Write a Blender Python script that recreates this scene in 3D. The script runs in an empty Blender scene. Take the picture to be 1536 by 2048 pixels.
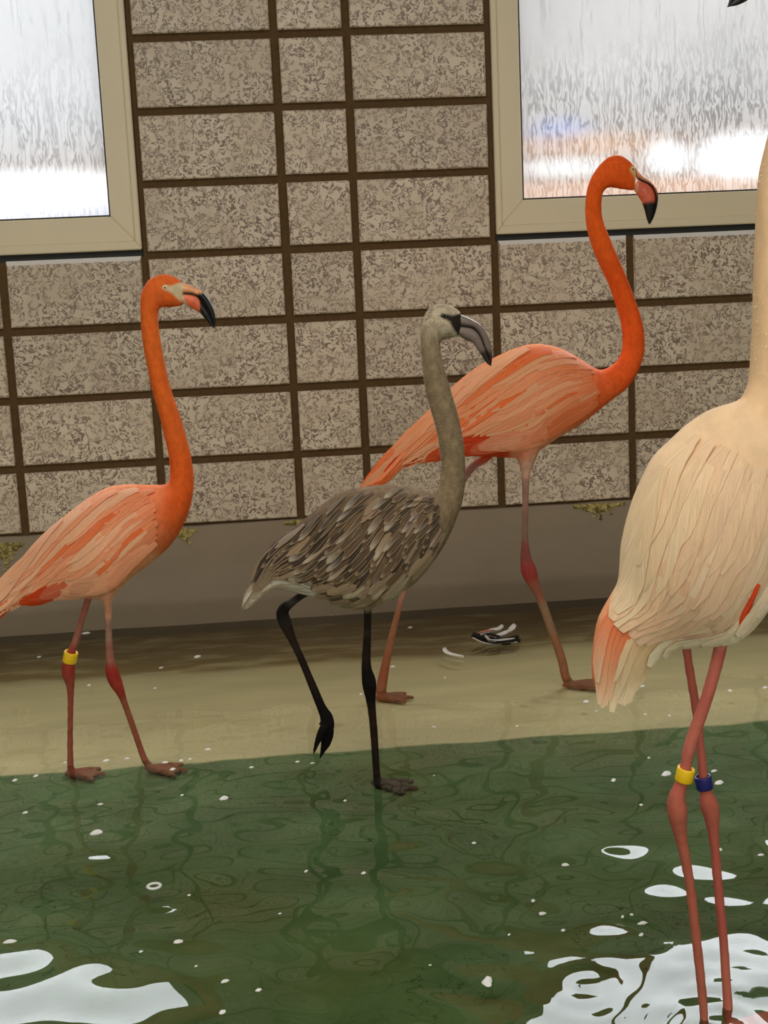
import bpy, bmesh, math, random
import numpy as np
from mathutils import Vector, Matrix

random.seed(7)
rng = np.random.default_rng(7)
scene = bpy.context.scene
col = scene.collection

# ------------------------------------------------------------------ camera
# metres; the water surface is z = 0, the tiled wall's face is y = 0
FPX = 2636.28
PITCH, ROLL, YAW = -0.1710, -0.0450, 0.0782
CAM = np.array([0.3518, -3.9134, 0.9869])
_c, _s = math.cos(YAW), math.sin(YAW)
FW = np.array([_s * math.cos(PITCH), _c * math.cos(PITCH), math.sin(PITCH)])
_R0 = np.array([_c, -_s, 0.0])
_U0 = np.cross(_R0, FW)
RT = math.cos(ROLL) * _R0 + math.sin(ROLL) * _U0
UP = np.cross(RT, FW)

cam_data = bpy.data.cameras.new('camera')
cam_data.sensor_fit = 'HORIZONTAL'
cam_data.sensor_width = 36.0
cam_data.lens = FPX * 36.0 / 1536.0
cam_data.clip_start = 0.05
cam = bpy.data.objects.new('camera', cam_data)
col.objects.link(cam)
cam.matrix_world = Matrix(((RT[0], UP[0], -FW[0], CAM[0]),
                           (RT[1], UP[1], -FW[1], CAM[1]),
                           (RT[2], UP[2], -FW[2], CAM[2]),
                           (0, 0, 0, 1)))
scene.camera = cam

# ------------------------------------------------------------------ world, lights, exposure
world = bpy.data.worlds.new('overcast_sky')
scene.world = world
world.use_nodes = True
_bg = world.node_tree.nodes['Background']
_bg.inputs['Color'].default_value = (0.93, 0.965, 1.0, 1)
_bg.inputs['Strength'].default_value = 12.0

def area_light(name, loc, rot, sx, sy, power, color, portal=False):
    l = bpy.data.lights.new(name, 'AREA')
    l.shape = 'RECTANGLE'
    l.size, l.size_y = sx, sy
    l.energy = power
    l.color = color
    if portal:
        l.cycles.is_portal = True
    o = bpy.data.objects.new(name, l)
    o.location = loc
    o.rotation_euler = rot
    col.objects.link(o)
    return o

area_light('skylight_offscreen', (0.2, -3.3, 3.02), (math.radians(10), 0, 0), 3.4, 1.8, 78, (1.0, 0.955, 0.89))  # unseen overhead light added under the closed ceiling, no opening there
area_light('window_front_offscreen', (0.4, -6.1, 1.75), (math.radians(84), 0, 0), 6.0, 1.8, 70, (1.0, 0.945, 0.87))  # unseen fill light added before the solid front wall
# the two windows in view: portals emit nothing, they only guide the sky's own light through the panes
area_light('window_left_portal', (-0.65, 0.09, 1.9), (math.radians(-90), 0, 0), 1.2, 1.4, 1, (1, 1, 1), True)
area_light('window_right_portal', (1.68, 0.09, 1.9), (math.radians(-90), 0, 0), 1.2, 1.4, 1, (1, 1, 1), True)

scene.view_settings.view_transform = 'Standard'
scene.view_settings.look = 'None'
scene.view_settings.exposure = -0.14
scene.view_settings.gamma = 1.0
scene.view_settings.use_curve_mapping = False
scene.cycles.use_denoising = True
scene.cycles.max_bounces = 8
scene.cycles.transparent_max_bounces = 12

# ------------------------------------------------------------------ helpers
def lin(c):
    c = np.asarray(c, float) / 255.0
    return np.where(c <= 0.04045, c / 12.92, ((c + 0.055) / 1.055) ** 2.4)

def alb(c, gain=1.3):
    """surface colour of a thing seen in the photo's dim room light"""
    return np.clip(lin(c) * gain, 0.002, 0.93)

def ray(x, y):
    return RT * (x - 768) / FPX + UP * (1024 - y) / FPX + FW

def on_y(x, y, Y):
    d = ray(x, y)
    return CAM + d * ((Y - CAM[1]) / d[1])

def on_z(x, y, Z):
    d = ray(x, y)
    return CAM + d * ((Z - CAM[2]) / d[2])

EDGE = -1.13
def floor_z(Y):
    return -0.025 if Y > EDGE else -0.025 - 0.014 * (EDGE - Y)

def on_floor(x, y):
    z = -0.03
    for _ in range(12):
        p = on_z(x, y, z)
        z = floor_z(p[1])
    return on_z(x, y, z)

def to_px(P):
    D = np.asarray(P) - CAM
    d = D @ FW
    return np.stack([768 + FPX * (D @ RT) / d, 1024 - FPX * (D @ UP) / d], -1)

def tag(o, label=None, cat=None, group=None, kind=None):
    if label: o['label'] = label
    if cat: o['category'] = cat
    if group: o['group'] = group
    if kind: o['kind'] = kind
    return o

def link(name, me, mat=None, parent=None, smooth=False):
    o = bpy.data.objects.new(name, me)
    col.objects.link(o)
    if mat is not None and len(me.materials) == 0:
        me.materials.append(mat)
    if parent is not None:
        o.parent = parent
    if smooth:
        me.polygons.foreach_set('use_smooth', [True] * len(me.polygons))
    return o

def mesh_from(name, verts, faces, color=None, uv=None):
    me = bpy.data.meshes.new(name)
    me.from_pydata([tuple(map(float, v)) for v in verts], [], [tuple(f) for f in faces])
    if color is not None:
        at = me.color_attributes.new('plumage', 'FLOAT_COLOR', 'POINT')
        c = np.ones((len(verts), 4), np.float32)
        c[:, :3] = color
        at.data.foreach_set('color', c.ravel())
    if uv is not None:
        l = me.uv_layers.new(name='UVMap')
        idx = np.zeros(len(me.loops), np.int32)
        me.loops.foreach_get('vertex_index', idx)
        l.data.foreach_set('uv', np.asarray(uv, np.float32)[idx].ravel())
    me.update()
    return me

def empty(name, loc=(0, 0, 0)):
    o = bpy.data.objects.new(name, None)
    o.empty_display_size = 0.05
    o.location = loc
    col.objects.link(o)
    return o

def box_mesh(name, x0, x1, y0, y1, z0, z1, bevel=0.0, seg=1):
    bm = bmesh.new()
    bmesh.ops.create_cube(bm, size=1.0)
    for v in bm.verts:
        v.co = Vector((x0 + (v.co.x + .5) * (x1 - x0), y0 + (v.co.y + .5) * (y1 - y0), z0 + (v.co.z + .5) * (z1 - z0)))
    if bevel:
        bmesh.ops.bevel(bm, geom=bm.edges[:], offset=bevel, segments=seg, affect='EDGES', profile=.6)
    me = bpy.data.meshes.new(name)
    bm.to_mesh(me)
    bm.free()
    return me

# ------------------------------------------------------------------ node materials
class NT:
    def __init__(self, name):
        self.mat = bpy.data.materials.new(name)
        self.mat.use_nodes = True
        self.t = self.mat.node_tree
        self.t.nodes.clear()
        self.out = self.t.nodes.new('ShaderNodeOutputMaterial')
    def n(self, typ, **kw):
        nd = self.t.nodes.new(typ)
        for k, v in kw.items():
            if k in nd.inputs:
                self.set(nd.inputs[k], v)
            else:
                setattr(nd, k, v)
        return nd
    def set(self, sock, v):
        if isinstance(v, bpy.types.NodeSocket):
            self.t.links.new(v, sock)
        else:
            if hasattr(sock.default_value, '__len__') and not isinstance(v, str):
                v = list(v)
                if len(v) == 3 and len(sock.default_value) == 4:
                    v = v + [1.0]
            sock.default_value = v
    def math(self, op, a, b=None, c=None, clamp=False):
        nd = self.t.nodes.new('ShaderNodeMath')
        nd.operation = op
        nd.use_clamp = clamp
        self.set(nd.inputs[0], a)
        if b is not None: self.set(nd.inputs[1], b)
        if c is not None: self.set(nd.inputs[2], c)
        return nd.outputs[0]
    def step(self, v, a, b, lo=0.0, hi=1.0):
        nd = self.t.nodes.new('ShaderNodeMapRange')
        nd.interpolation_type = 'SMOOTHSTEP'
        self.set(nd.inputs['Value'], v)
        nd.inputs['From Min'].default_value = a
        nd.inputs['From Max'].default_value = b
        nd.inputs['To Min'].default_value = lo
        nd.inputs['To Max'].default_value = hi
        return nd.outputs[0]
    def mix(self, f, a, b, mode='MIX'):
        nd = self.t.nodes.new('ShaderNodeMix')
        nd.data_type = 'RGBA'
        nd.blend_type = mode
        self.set(nd.inputs[0], f)
        self.set(nd.inputs[6], a)
        self.set(nd.inputs[7], b)
        return nd.outputs[2]
    def pos(self):
        return self.n('ShaderNodeNewGeometry').outputs['Position']
    def xyz(self, v):
        s = self.n('ShaderNodeSeparateXYZ', Vector=v)
        return s.outputs[0], s.outputs[1], s.outputs[2]
    def vec(self, x, y, z):
        nd = self.t.nodes.new('ShaderNodeCombineXYZ')
        for i, v in enumerate((x, y, z)): self.set(nd.inputs[i], v)
        return nd.outputs[0]
    def noise(self, vec, scale, detail=3, rough=.5, dist=0.0):
        nd = self.n('ShaderNodeTexNoise', Vector=vec, Scale=scale, Detail=detail, Roughness=rough, Distortion=dist)
        return nd.outputs[0]
    def bump(self, h, strength=.3, dist=.01):
        return self.n('ShaderNodeBump', Height=h, Strength=strength, Distance=dist).outputs[0]
    def bsdf(self, color, rough=.6, normal=None, spec=.4, **kw):
        b = self.n('ShaderNodeBsdfPrincipled')
        self.set(b.inputs['Base Color'], color)
        self.set(b.inputs['Roughness'], rough)
        self.set(b.inputs['Specular IOR Level'], spec)
        if normal is not None: self.set(b.inputs['Normal'], normal)
        for k, v in kw.items(): self.set(b.inputs[k], v)
        self.t.links.new(b.outputs[0], self.out.inputs[0])
        return b

def plain(name, c, rough=.6, spec=.4, var=.12, scale=30, bump=.08):
    m = NT(name)
    p = m.pos()
    n = m.noise(p, scale, 4)
    c = np.asarray(c, float)
    colr = m.mix(n, c * (1 - var), np.clip(c * (1 + var), 0, 1))
    m.bsdf(colr, rough, m.bump(n, bump, .003), spec)
    return m.mat

def mat_tile():
    m = NT('speckled_tile')
    p = m.pos()
    info = m.n('ShaderNodeObjectInfo').outputs['Random']
    off = m.math('MULTIPLY', info, 37.0)
    x, y, z = m.xyz(p)
    v = m.vec(m.math('ADD', x, off), y, m.math('ADD', z, off))
    n1 = m.noise(v, 52, 2, .5, 1.0)
    n2 = m.noise(v, 9, 2, .5)
    n3 = m.noise(v, 85, 2, .5)
    # vermicular flecks: broken contour lines of the noise, density varying over the tile
    band = m.math('ABSOLUTE', m.math('SUBTRACT', n1, .47))
    worm = m.math('MULTIPLY', m.step(band, .034, .058, 1, 0), m.step(n3, .385, .44))
    blob = m.step(n1, .33, .37, 1, 0)
    f = m.math('MAXIMUM', worm, m.math('MULTIPLY', blob, .7))
    f = m.math('MULTIPLY', f, m.step(n2, .28, .62, .6, 1.0))
    base = m.mix(m.step(n2, .35, .7), alb((161, 148, 130), 1.9), alb((171, 160, 143), 1.9))
    fleck = m.mix(m.noise(v, 20), alb((100, 85, 74), 1.6), alb((118, 100, 86), 1.6))
    c = m.mix(f, base, fleck)
    bri = m.step(info, 0, 1, .93, 1.05)
    c = m.mix(1.0, c, m.vec(bri, bri, bri), 'MULTIPLY')
    m.bsdf(c, .42, m.bump(m.math('SUBTRACT', m.noise(v, 60, 3), m.math('MULTIPLY', f, .5)), .25, .0025), .4)
    return m.mat

def mat_floor():
    m = NT('pool_floor_paint')
    p = m.pos()
    x, y, z = m.xyz(p)
    wob = m.math('MULTIPLY', m.math('SUBTRACT', m.noise(p, 5, 4), .5), .05)
    yy = m.math('ADD', y, wob)
    green_f = m.step(yy, EDGE - .012, EDGE + .004, 1, 0)
    st = m.vec(m.math('MULTIPLY', x, 1.0), m.math('MULTIPLY', y, 3.5), z)
    n = m.noise(st, 3.2, 5, .6)
    beige = m.mix(n, alb((130, 121, 91), 2.1), alb((163, 152, 117), 2.1))
    # patchy browner band along the foot of the wall
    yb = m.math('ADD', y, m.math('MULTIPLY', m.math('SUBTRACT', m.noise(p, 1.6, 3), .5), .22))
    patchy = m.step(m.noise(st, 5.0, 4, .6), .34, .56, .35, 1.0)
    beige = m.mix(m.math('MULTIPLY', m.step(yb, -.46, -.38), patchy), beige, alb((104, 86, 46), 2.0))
    g = m.mix(m.step(m.noise(p, 4.5, 5, .62), .3, .7), alb((58, 78, 43), 1.75), alb((73, 95, 57), 1.75))
    g = m.mix(m.step(m.noise(p, 2.1, 3), .5, .78, 0, .85), g, alb((74, 80, 38), 1.9))
    # dark wavy lines painted in for the tile joints' reflections
    vor = m.n('ShaderNodeTexVoronoi', Scale=5.5)
    vor.feature = 'DISTANCE_TO_EDGE'
    dv = m.n('ShaderNodeVectorMath', operation='ADD')
    m.set(dv.inputs[0], p)
    m.set(dv.inputs[1], m.n('ShaderNodeTexNoise', Vector=p, Scale=7.0, Detail=4.0).outputs['Color'])
    m.set(vor.inputs['Vector'], dv.outputs[0])
    joint_reflection = m.math('MULTIPLY', m.step(vor.outputs['Distance'], .003, .02, 1, 0), m.step(m.noise(p, 3.3, 2), .45, .6))
    g = m.mix(m.math('MULTIPLY', joint_reflection, .6), g, alb((20, 30, 16), 1.4))
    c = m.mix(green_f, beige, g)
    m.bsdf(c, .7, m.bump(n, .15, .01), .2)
    return m.mat

def mat_water():
    m = NT('pool_water')
    fr = m.n('ShaderNodeFresnel', IOR=1.34).outputs[0]
    tr = m.n('ShaderNodeBsdfTransparent', Color=(.945, .962, .93))
    gl = m.n('ShaderNodeBsdfGlossy', Color=(1, 1, 1), Roughness=.015)
    mx = m.n('ShaderNodeMixShader')
    m.set(mx.inputs[0], fr)
    m.set(mx.inputs[1], tr.outputs[0])
    m.set(mx.inputs[2], gl.outputs[0])
    m.t.links.new(mx.outputs[0], m.out.inputs[0])
    return m.mat

def mat_pane():
    m = NT('wet_glass')
    p = m.pos()
    x, y, z = m.xyz(p)
    wig = m.math('MULTIPLY', m.math('SUBTRACT', m.noise(p, 32, 3), .5), .018)
    xs = m.math('ADD', x, wig)
    # run-down streaks: long in z, narrow in x; denser and shorter towards the sill
    s1 = m.noise(m.vec(m.math('MULTIPLY', xs, 62), 0.0, m.math('MULTIPLY', z, 3.0)), 1.0, 2, .5)
    s2 = m.noise(m.vec(m.math('MULTIPLY', xs, 44), 4.0, m.math('MULTIPLY', z, 8)), 1.0, 3, .6)
    low = m.step(m.math('ADD', z, m.math('MULTIPLY', m.noise(p, 5, 2), .25)), 1.52, 1.86, 1, 0)
    r1 = m.math('MULTIPLY', m.step(m.math('ABSOLUTE', m.math('SUBTRACT', s1, .56)), .010, .022, 1, 0), .4)
    thin = m.step(m.math('ABSOLUTE', m.math('SUBTRACT', s2, .5)), .016, .034, 1, 0)
    r2 = m.math('MULTIPLY', m.math('MAXIMUM', thin, m.step(s2, .585, .62)), low)
    run = m.math('MAXIMUM', r1, r2)
    drop = m.noise(p, 130, 3, .7)
    fog = m.math('ADD', .115, m.math('MULTIPLY', m.math('SUBTRACT', drop, .5), .05))
    t = m.math('MULTIPLY', fog, m.math('SUBTRACT', 1.0, m.math('MULTIPLY', run, .80)))
    tr = m.n('ShaderNodeBsdfTransparent', Color=(.97, .97, .97))
    tl = m.n('ShaderNodeBsdfTranslucent', Color=(.95, .925, .895))
    mx = m.n('ShaderNodeMixShader')
    m.set(mx.inputs[0], t)
    m.set(mx.inputs[1], tr.outputs[0])
    m.set(mx.inputs[2], tl.outputs[0])
    gl = m.n('ShaderNodeBsdfGlossy', Roughness=.12)
    m2 = m.n('ShaderNodeMixShader')
    m.set(m2.inputs[0], .03)
    m.set(m2.inputs[1], mx.outputs[0])
    m.set(m2.inputs[2], gl.outputs[0])
    m.t.links.new(m2.outputs[0], m.out.inputs[0])
    return m.mat

def mat_plumage(name, streak=.16, rough=.75, scale=(60, 60, 60)):
    m = NT(name)
    a = m.n('ShaderNodeVertexColor', layer_name='plumage').outputs[0]
    tc = m.pos()
    x, y, z = m.xyz(tc)
    n = m.noise(m.vec(m.math('MULTIPLY', x, scale[0]), m.math('MULTIPLY', y, scale[1]), m.math('MULTIPLY', z, scale[2])), 1.0, 5, .65)
    k = m.step(n, .25, .75, 1 - streak, 1 + streak)
    c = m.mix(1.0, a, m.vec(k, k, k), 'MULTIPLY')
    m.bsdf(c, rough, m.bump(n, .35, .006), .15)
    return m.mat

def mat_feather(name, fringe=None, fr_w=.25, rough=.65):
    """a vane: barbs slanting off a shaft; optional paler fringe round the edge"""
    m = NT(name)
    a = m.n('ShaderNodeVertexColor', layer_name='plumage').outputs[0]
    uv = m.n('ShaderNodeTexCoord').outputs['UV']
    u, v, _ = m.xyz(uv)
    au = m.math('ABSOLUTE', m.math('SUBTRACT', u, .5))
    rnd = m.n('ShaderNodeObjectInfo').outputs['Random']
    barb = m.noise(m.vec(m.math('ADD', m.math('MULTIPLY', v, 26), m.math('MULTIPLY', au, -26)), m.math('MULTIPLY', u, 1.5), m.math('MULTIPLY', rnd, 50)), 1.0, 3, .6)
    k = m.step(barb, .3, .7, .86, 1.10)
    c = m.mix(1.0, a, m.vec(k, k, k), 'MULTIPLY')
    shaft = m.step(au, .015, .05, .25, 0)
    c = m.mix(shaft, c, m.mix(.5, a, (.9, .8, .7)))
    if fringe is not None:
        e = m.math('MAXIMUM', m.step(au, .5 - fr_w, .5), m.step(v, 1 - fr_w * .9, 1.0))
        e = m.math('MULTIPLY', e, m.step(barb, .2, .6, .5, 1))
        c = m.mix(e, c, fringe)
    m.bsdf(c, rough, m.bump(barb, .4, .002), .2)
    return m.mat

M = {}
M['tile'] = mat_tile()
M['grout'] = plain('dark_grout', alb((70, 54, 34), 1.9), .9, .1, .3, 60, .3)
M['glaze'] = plain('pale_glaze', (.90, .88, .84), .25, .5, .05)  # glaze, whitened to carry the window light on the sill edge
M['plinth'] = None
M['frame'] = plain('beige_aluminium', alb((180, 169, 144), 1.8), .4, .4, .04, 8, .02)
M['gasket'] = plain('dark_gasket', (.02, .02, .018), .6)
M['pane'] = mat_pane()
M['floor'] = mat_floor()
M['water'] = mat_water()
M['paint'] = plain('interior_paint', (.42, .39, .33), .8)
M['soffit'] = plain('ceiling_paint', (.30, .28, .24), .85)

def mat_plinth():
    m = NT('grey_brown_render')
    p = m.pos()
    x, y, z = m.xyz(p)
    n = m.noise(m.vec(m.math('MULTIPLY', x, 1.0), y, m.math('MULTIPLY', z, 2.0)), 4, 5, .6)
    c = m.mix(n, alb((100, 90, 75), 2.05), alb((118, 107, 91), 2.05))
    # damp tide mark just above the water
    zz = m.math('ADD', z, m.math('MULTIPLY', m.math('SUBTRACT', m.noise(p, 3, 3), .5), .05))
    c = m.mix(m.step(zz, .055, .085, .35, 0), c, alb((84, 72, 52), 1.6))
    m.bsdf(c, .6, m.bump(m.noise(p, 40, 4), .1, .003), .3)
    return m.mat
M['plinth'] = mat_plinth()

# ------------------------------------------------------------------ the building
ZR = 1.698                      # height of joint row 0
TW, TH = 0.4076, 0.2049         # full and half tile pitch
RH = 0.2
JT = 0.023
COLX = [-2 * TW - TW, -2 * TW, -TW, 0, TW, TW + TH, 2 * TW + TH, 3 * TW + TH, 4 * TW + TH, 5 * TW + TH]
X0, X1, YF, ZC = -3.2, 4.2, -6.2, 3.1
WIN = [(-1.215, -0.006), (1.027, 2.24)]
WZ0, WZ1 = 1.116, 2.60
GB = 0.014                      # depth of the grout behind the tile faces

def slab(bm, x0, x1, y0, y1, z0, z1):
    r = bmesh.ops.create_cube(bm, size=1.0)
    for v in r['verts']:
        v.co = Vector((x0 + (v.co.x + .5) * (x1 - x0), y0 + (v.co.y + .5) * (y1 - y0), z0 + (v.co.z + .5) * (z1 - z0)))

bm = bmesh.new()
slab(bm, X0, X1, GB, .22, -.2, WZ0 - .02)
slab(bm, X0, WIN[0][0], GB, .22, WZ0 - .02, WZ1)
slab(bm, WIN[0][1] + .002, WIN[1][0] - .002, GB, .22, WZ0 - .02, WZ1)
slab(bm, WIN[1][1], X1, GB, .22, WZ0 - .02, WZ1)
slab(bm, X0, X1, GB, .22, WZ1, ZC)
me = bpy.data.meshes.new('wall_back')
bm.to_mesh(me); bm.free()
wall = tag(link('wall_back', me, M['grout']), 'wall of speckled beige tiles with dark recessed joints', kind='structure')

def tile_mesh(name, w, h, depth=.016, ch=.0035, topch=0.0):
    """a ceramic tile, chamfered round its face; topch: wide glazed nosing on the upper edge"""
    hw, hh = w / 2, h / 2
    tc = topch if topch else ch
    back = [(-hw, depth, -hh), (hw, depth, -hh), (hw, depth, hh), (-hw, depth, hh)]
    mid = [(-hw, ch, -hh), (hw, ch, -hh), (hw, tc * .8, hh), (-hw, tc * .8, hh)]
    fr = [(-hw + ch, 0, -hh + ch), (hw - ch, 0, -hh + ch), (hw - ch, 0, hh - tc), (-hw + ch, 0, hh - tc)]
    v = back + mid + fr
    f = [(8, 9, 10, 11)]
    for a in (0, 4):
        for i in range(4):
            j = (i + 1) % 4
            f.append((a + i, a + j, a + 4 + j, a + 4 + i))
    me = mesh_from(name, v, f)
    me.materials.append(M['tile'])
    me.materials.append(M['glaze'])
    if topch:
        me.polygons[1 + 4 + 2].material_index = 1
        me.polygons[1 + 2].material_index = 1
    return me

T_FULL = tile_mesh('tile', TW - JT, RH - JT)
T_HALF = tile_mesh('half_tile', TH - JT, RH - JT)
T_SILL = tile_mesh('sill_tile', TW - JT, RH - JT + .012, topch=.013)
nrow_top = -6
for r in range(nrow_top, 7):
    zt, zb = ZR - r * RH, ZR - (r + 1) * RH
    for c in range(len(COLX) - 1):
        xa, xb = COLX[c], COLX[c + 1]
        inpillar = 3 <= c <= 5
        outer = (xb < WIN[0][0] + .03) or (xa > WIN[1][1] - .03)
        above = zb > WZ1 - .03
        if r < 3 and not (inpillar or outer or above):
            continue
        half = c == 4
        sill = r == 3 and not (inpillar or outer)
        me = T_HALF if half else (T_SILL if sill else T_FULL)
        o = link('tile', me, None, wall)
        o.location = ((xa + xb) / 2 + random.uniform(-.0012, .0012), random.uniform(-.0012, .0012),
                      (zt + zb) / 2 + (.006 if sill else 0) + random.uniform(-.001, .001))
        o.rotation_euler = (random.uniform(-.004, .004), random.uniform(-.003, .003), random.uniform(-.003, .003))

# the plinth below the tiles, with a slightly uneven top edge
nx = 90
pv, pf = [], []
for i in range(nx + 1):
    x = X0 + (X1 - X0) * i / nx
    zt = ZR - 7 * RH + .003 + random.uniform(-.002, .002)
    pv += [(x, -.006, -.2), (x, -.006, zt - .004), (x, -.001, zt), (x, .03, zt)]
for i in range(nx):
    for k in range(3):
        a = i * 4 + k
        pf.append((a, a + 4, a + 5, a + 1))
tag(link('trim_1', mesh_from('trim_1', pv, pf), M['plinth']), 'grey-brown rendered plinth band under the tiles', kind='structure')

# pool floor
ys = [0.02, -.4, -.8, EDGE, EDGE - .3, EDGE - .7, EDGE - 1.2, -3.0, -3.4, YF]
fv, ff = [], []
for y in ys:
    z = floor_z(min(y, 0))
    fv += [(X0, y, z), (X1, y, z)]
for i in range(len(ys) - 1):
    ff.append((2 * i, 2 * i + 2, 2 * i + 3, 2 * i + 1))
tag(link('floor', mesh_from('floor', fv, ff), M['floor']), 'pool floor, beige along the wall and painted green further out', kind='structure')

for nm, b in (('wall_left', (X0 - .15, X0, YF, .22, -.4, ZC)), ('wall_right', (X1, X1 + .15, YF, .22, -.4, ZC)),
              ('wall_front', (X0 - .15, X1 + .15, YF - .15, YF, -.4, ZC))):
    tag(link(nm, box_mesh(nm, *b), M['paint']), 'plain painted side of the enclosure', kind='structure')
tag(link('ceiling', box_mesh('ceiling', X0 - .15, X1 + .15, YF - .15, .22, ZC, ZC + .12), M['soffit']), 'plain painted ceiling', kind='structure')

# windows
def prism(name, quad, y0, y1, mat, parent, bevel=.003):
    """a mitred bar: quad is four (x, z) corners"""
    bm = bmesh.new()
    a = [bm.verts.new((x, y0, z)) for x, z in quad]
    b = [bm.verts.new((x, y1, z)) for x, z in quad]
    bm.faces.new(a); bm.faces.new(b[::-1])
    for i in range(4):
        j = (i + 1) % 4
        bm.faces.new((a[i], b[i], b[j], a[j]))
    bmesh.ops.recalc_face_normals(bm, faces=bm.faces[:])
    if bevel:
        bmesh.ops.bevel(bm, geom=bm.edges[:], offset=bevel, segments=1, affect='EDGES')
    me = bpy.data.meshes.new(name)
    bm.to_mesh(me); bm.free()
    return link(name, me, mat, parent)

def ring4(x0, x1, z0, z1, w, wb):
    """four mitred quads inside a rectangle: side width w, bottom/top width wb"""
    return [('frame_rail', [(x0, z0), (x1, z0), (x1 - w, z0 + wb), (x0 + w, z0 + wb)]),
            ('frame_rail', [(x0, z1), (x0 + w, z1 - wb), (x1 - w, z1 - wb), (x1, z1)]),
            ('frame_stile', [(x0, z0), (x0 + w, z0 + wb), (x0 + w, z1 - wb), (x0, z1)]),
            ('frame_stile', [(x1, z0), (x1, z1), (x1 - w, z1 - wb), (x1 - w, z0 + wb)])]

for k, (xa, xb) in enumerate(WIN):
    w = empty('window_%d' % (k + 1), ((xa + xb) / 2, .05, WZ0))
    tag(w, 'beige framed window with misted glass running with drops, ' + ('above the calmer orange flamingo\'s head' if k == 0 else 'behind the striding orange flamingo\'s head'), kind='structure')
    wx, wz = (xa + xb) / 2, WZ0
    R4 = lambda q: [(x - wx, z - wz) for x, z in q]
    # outer lip, sash face, gasket, pane
    for nm, q in ring4(xa, xb, WZ0, WZ1, .018, .026):
        prism('outer_lip', R4(q), -.052, .06, M['frame'], w)
    for nm, q in ring4(xa + .016, xb - .016, WZ0 + .024, WZ1 - .024, .068, .074):
        prism(nm, R4(q), -.040, .05, M['frame'], w)
    gx0, gx1, gz0, gz1 = xa + .083, xb - .083, WZ0 + .097, WZ1 - .097
    for nm, q in ring4(gx0, gx1, gz0, gz1, .0035, .004):
        prism('gasket', R4(q), -.038, .02, M['gasket'], w, 0)
    g = mesh_from('pane', [(gx0 - wx, -.012, gz0 - wz), (gx1 - wx, -.012, gz0 - wz), (gx1 - wx, -.012, gz1 - wz), (gx0 - wx, -.012, gz1 - wz)], [(0, 1, 2, 3)])
    link('pane', g, M['pane'], w)
    # dark joint under the frame
    o = link('seal', box_mesh('seal', xa - wx, xb - wx, -.03, .05, -.022, .002), M['gasket'], w)

# backdrop outside; its blur and blown-out bright patches are painted into the colour
def mat_outside():
    m = NT('facade_across_the_yard')
    x, y, z = m.xyz(m.pos())
    p = m.pos()
    def patch(cx, cz, rx, rz, soft=.35):
        dx = m.math('DIVIDE', m.math('SUBTRACT', x, cx), rx)
        dz = m.math('DIVIDE', m.math('SUBTRACT', z, cz), rz)
        d = m.math('SQRT', m.math('ADD', m.math('POWER', m.math('ABSOLUTE', dx), 2.0), m.math('POWER', m.math('ABSOLUTE', dz), 2.0)))
        return m.step(d, 1 - soft, 1 + soft, 1, 0)
    n = m.noise(p, 1.1, 3)
    c = m.mix(m.step(n, .35, .65), (.038, .036, .034), (.054, .050, .047))
    c = m.mix(m.step(z, 1.6, 2.3, .75, 0), c, (.066, .040, .026))
    def at(px, py): return on_y(px, py, 6.0)
    def put(c, px, py, rx, rz, colr, f=1.0, soft=.35):
        q = at(px, py)
        return m.mix(m.math('MULTIPLY', patch(q[0], q[2], rx, rz, soft), f), c, colr)
    c = put(c, -160, 397, 1.75, .17, (.30, .30, .30), 1.0, .4)
    c = put(c, 20, 440, 1.2, .12, (.13, .135, .16), .7, .6)
    c = put(c, 1120, 265, .20, .10, (.035, .045, .09), .8, .9)
    c = put(c, 1180, 290, .5, .08, (.10, .055, .03), .8, .9)
    c = put(c, 1130, 335, .30, .06, (.16, .155, .15), .9, .9)
    c = put(c, 1335, 315, .13, .10, (.20, .20, .20), 1.0, .95)
    c = put(c, 1500, 318, .34, .15, (.30, .30, .30), 1.0, .85)
    c = put(c, 1250, 378, 1.4, .07, (.12, .070, .045), .9, .7)
    c = put(c, 60, 60, .9, .9, (.085, .086, .088), .8, .6)
    m.bsdf(c, .9, None, .1)
    return m.mat
M['outside'] = mat_outside()
tag(link('outer_facade', box_mesh('outer_facade', -9, 11, 6.0, 6.4, -.4, 3.3), M['outside']), 'blurred facade with pale patches seen through the wet windows', 'building', kind='structure')
tag(link('outer_ground', box_mesh('outer_ground', -9, 11, .3, 6.0, -.5, -.3), plain('yard_paving', (.16, .155, .15), .9)), 'paved yard outside the windows', 'ground', kind='structure')

# ------------------------------------------------------------------ water
def ripple(X, Y):
    h = np.zeros_like(X)
    r = np.random.default_rng(686)
    for i in range(46):
        lam = 10 ** r.uniform(math.log10(.07), math.log10(.42))
        th = r.normal(math.pi / 2, .75)
        k = 2 * math.pi / lam
        slope = .0092 * (lam / .15) ** .15
        h += slope / k * np.sin(k * (math.cos(th) * X + math.sin(th) * Y) + r.uniform(0, 6.28))
    calm = np.clip((-Y - .75) / 1.1, 0, 1)
    calm = .30 + .85 * calm * calm * (3 - 2 * calm)
    h *= calm
    for (fx, fy, a, rr, ph) in ((-.11, -1.24, .0008, .09, 0), (.06, -1.25, .0010, .08, 1.2), (.51, -1.42, .0007, .08, .5), (.90, -2.35, .0011, .09, 0), (.86, -2.38, .0009, .08, 1), (.74, -2.22, .0007, .07, 2), (1.02, -.87, .0005, .10, 0), (.40, -1.33, .0006, .05, 0)):
        d = np.hypot(X - fx, Y - fy)
        h += a * np.sin(d * 2 * math.pi / .045 + ph) * np.exp(-d / rr)
    return h

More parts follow.
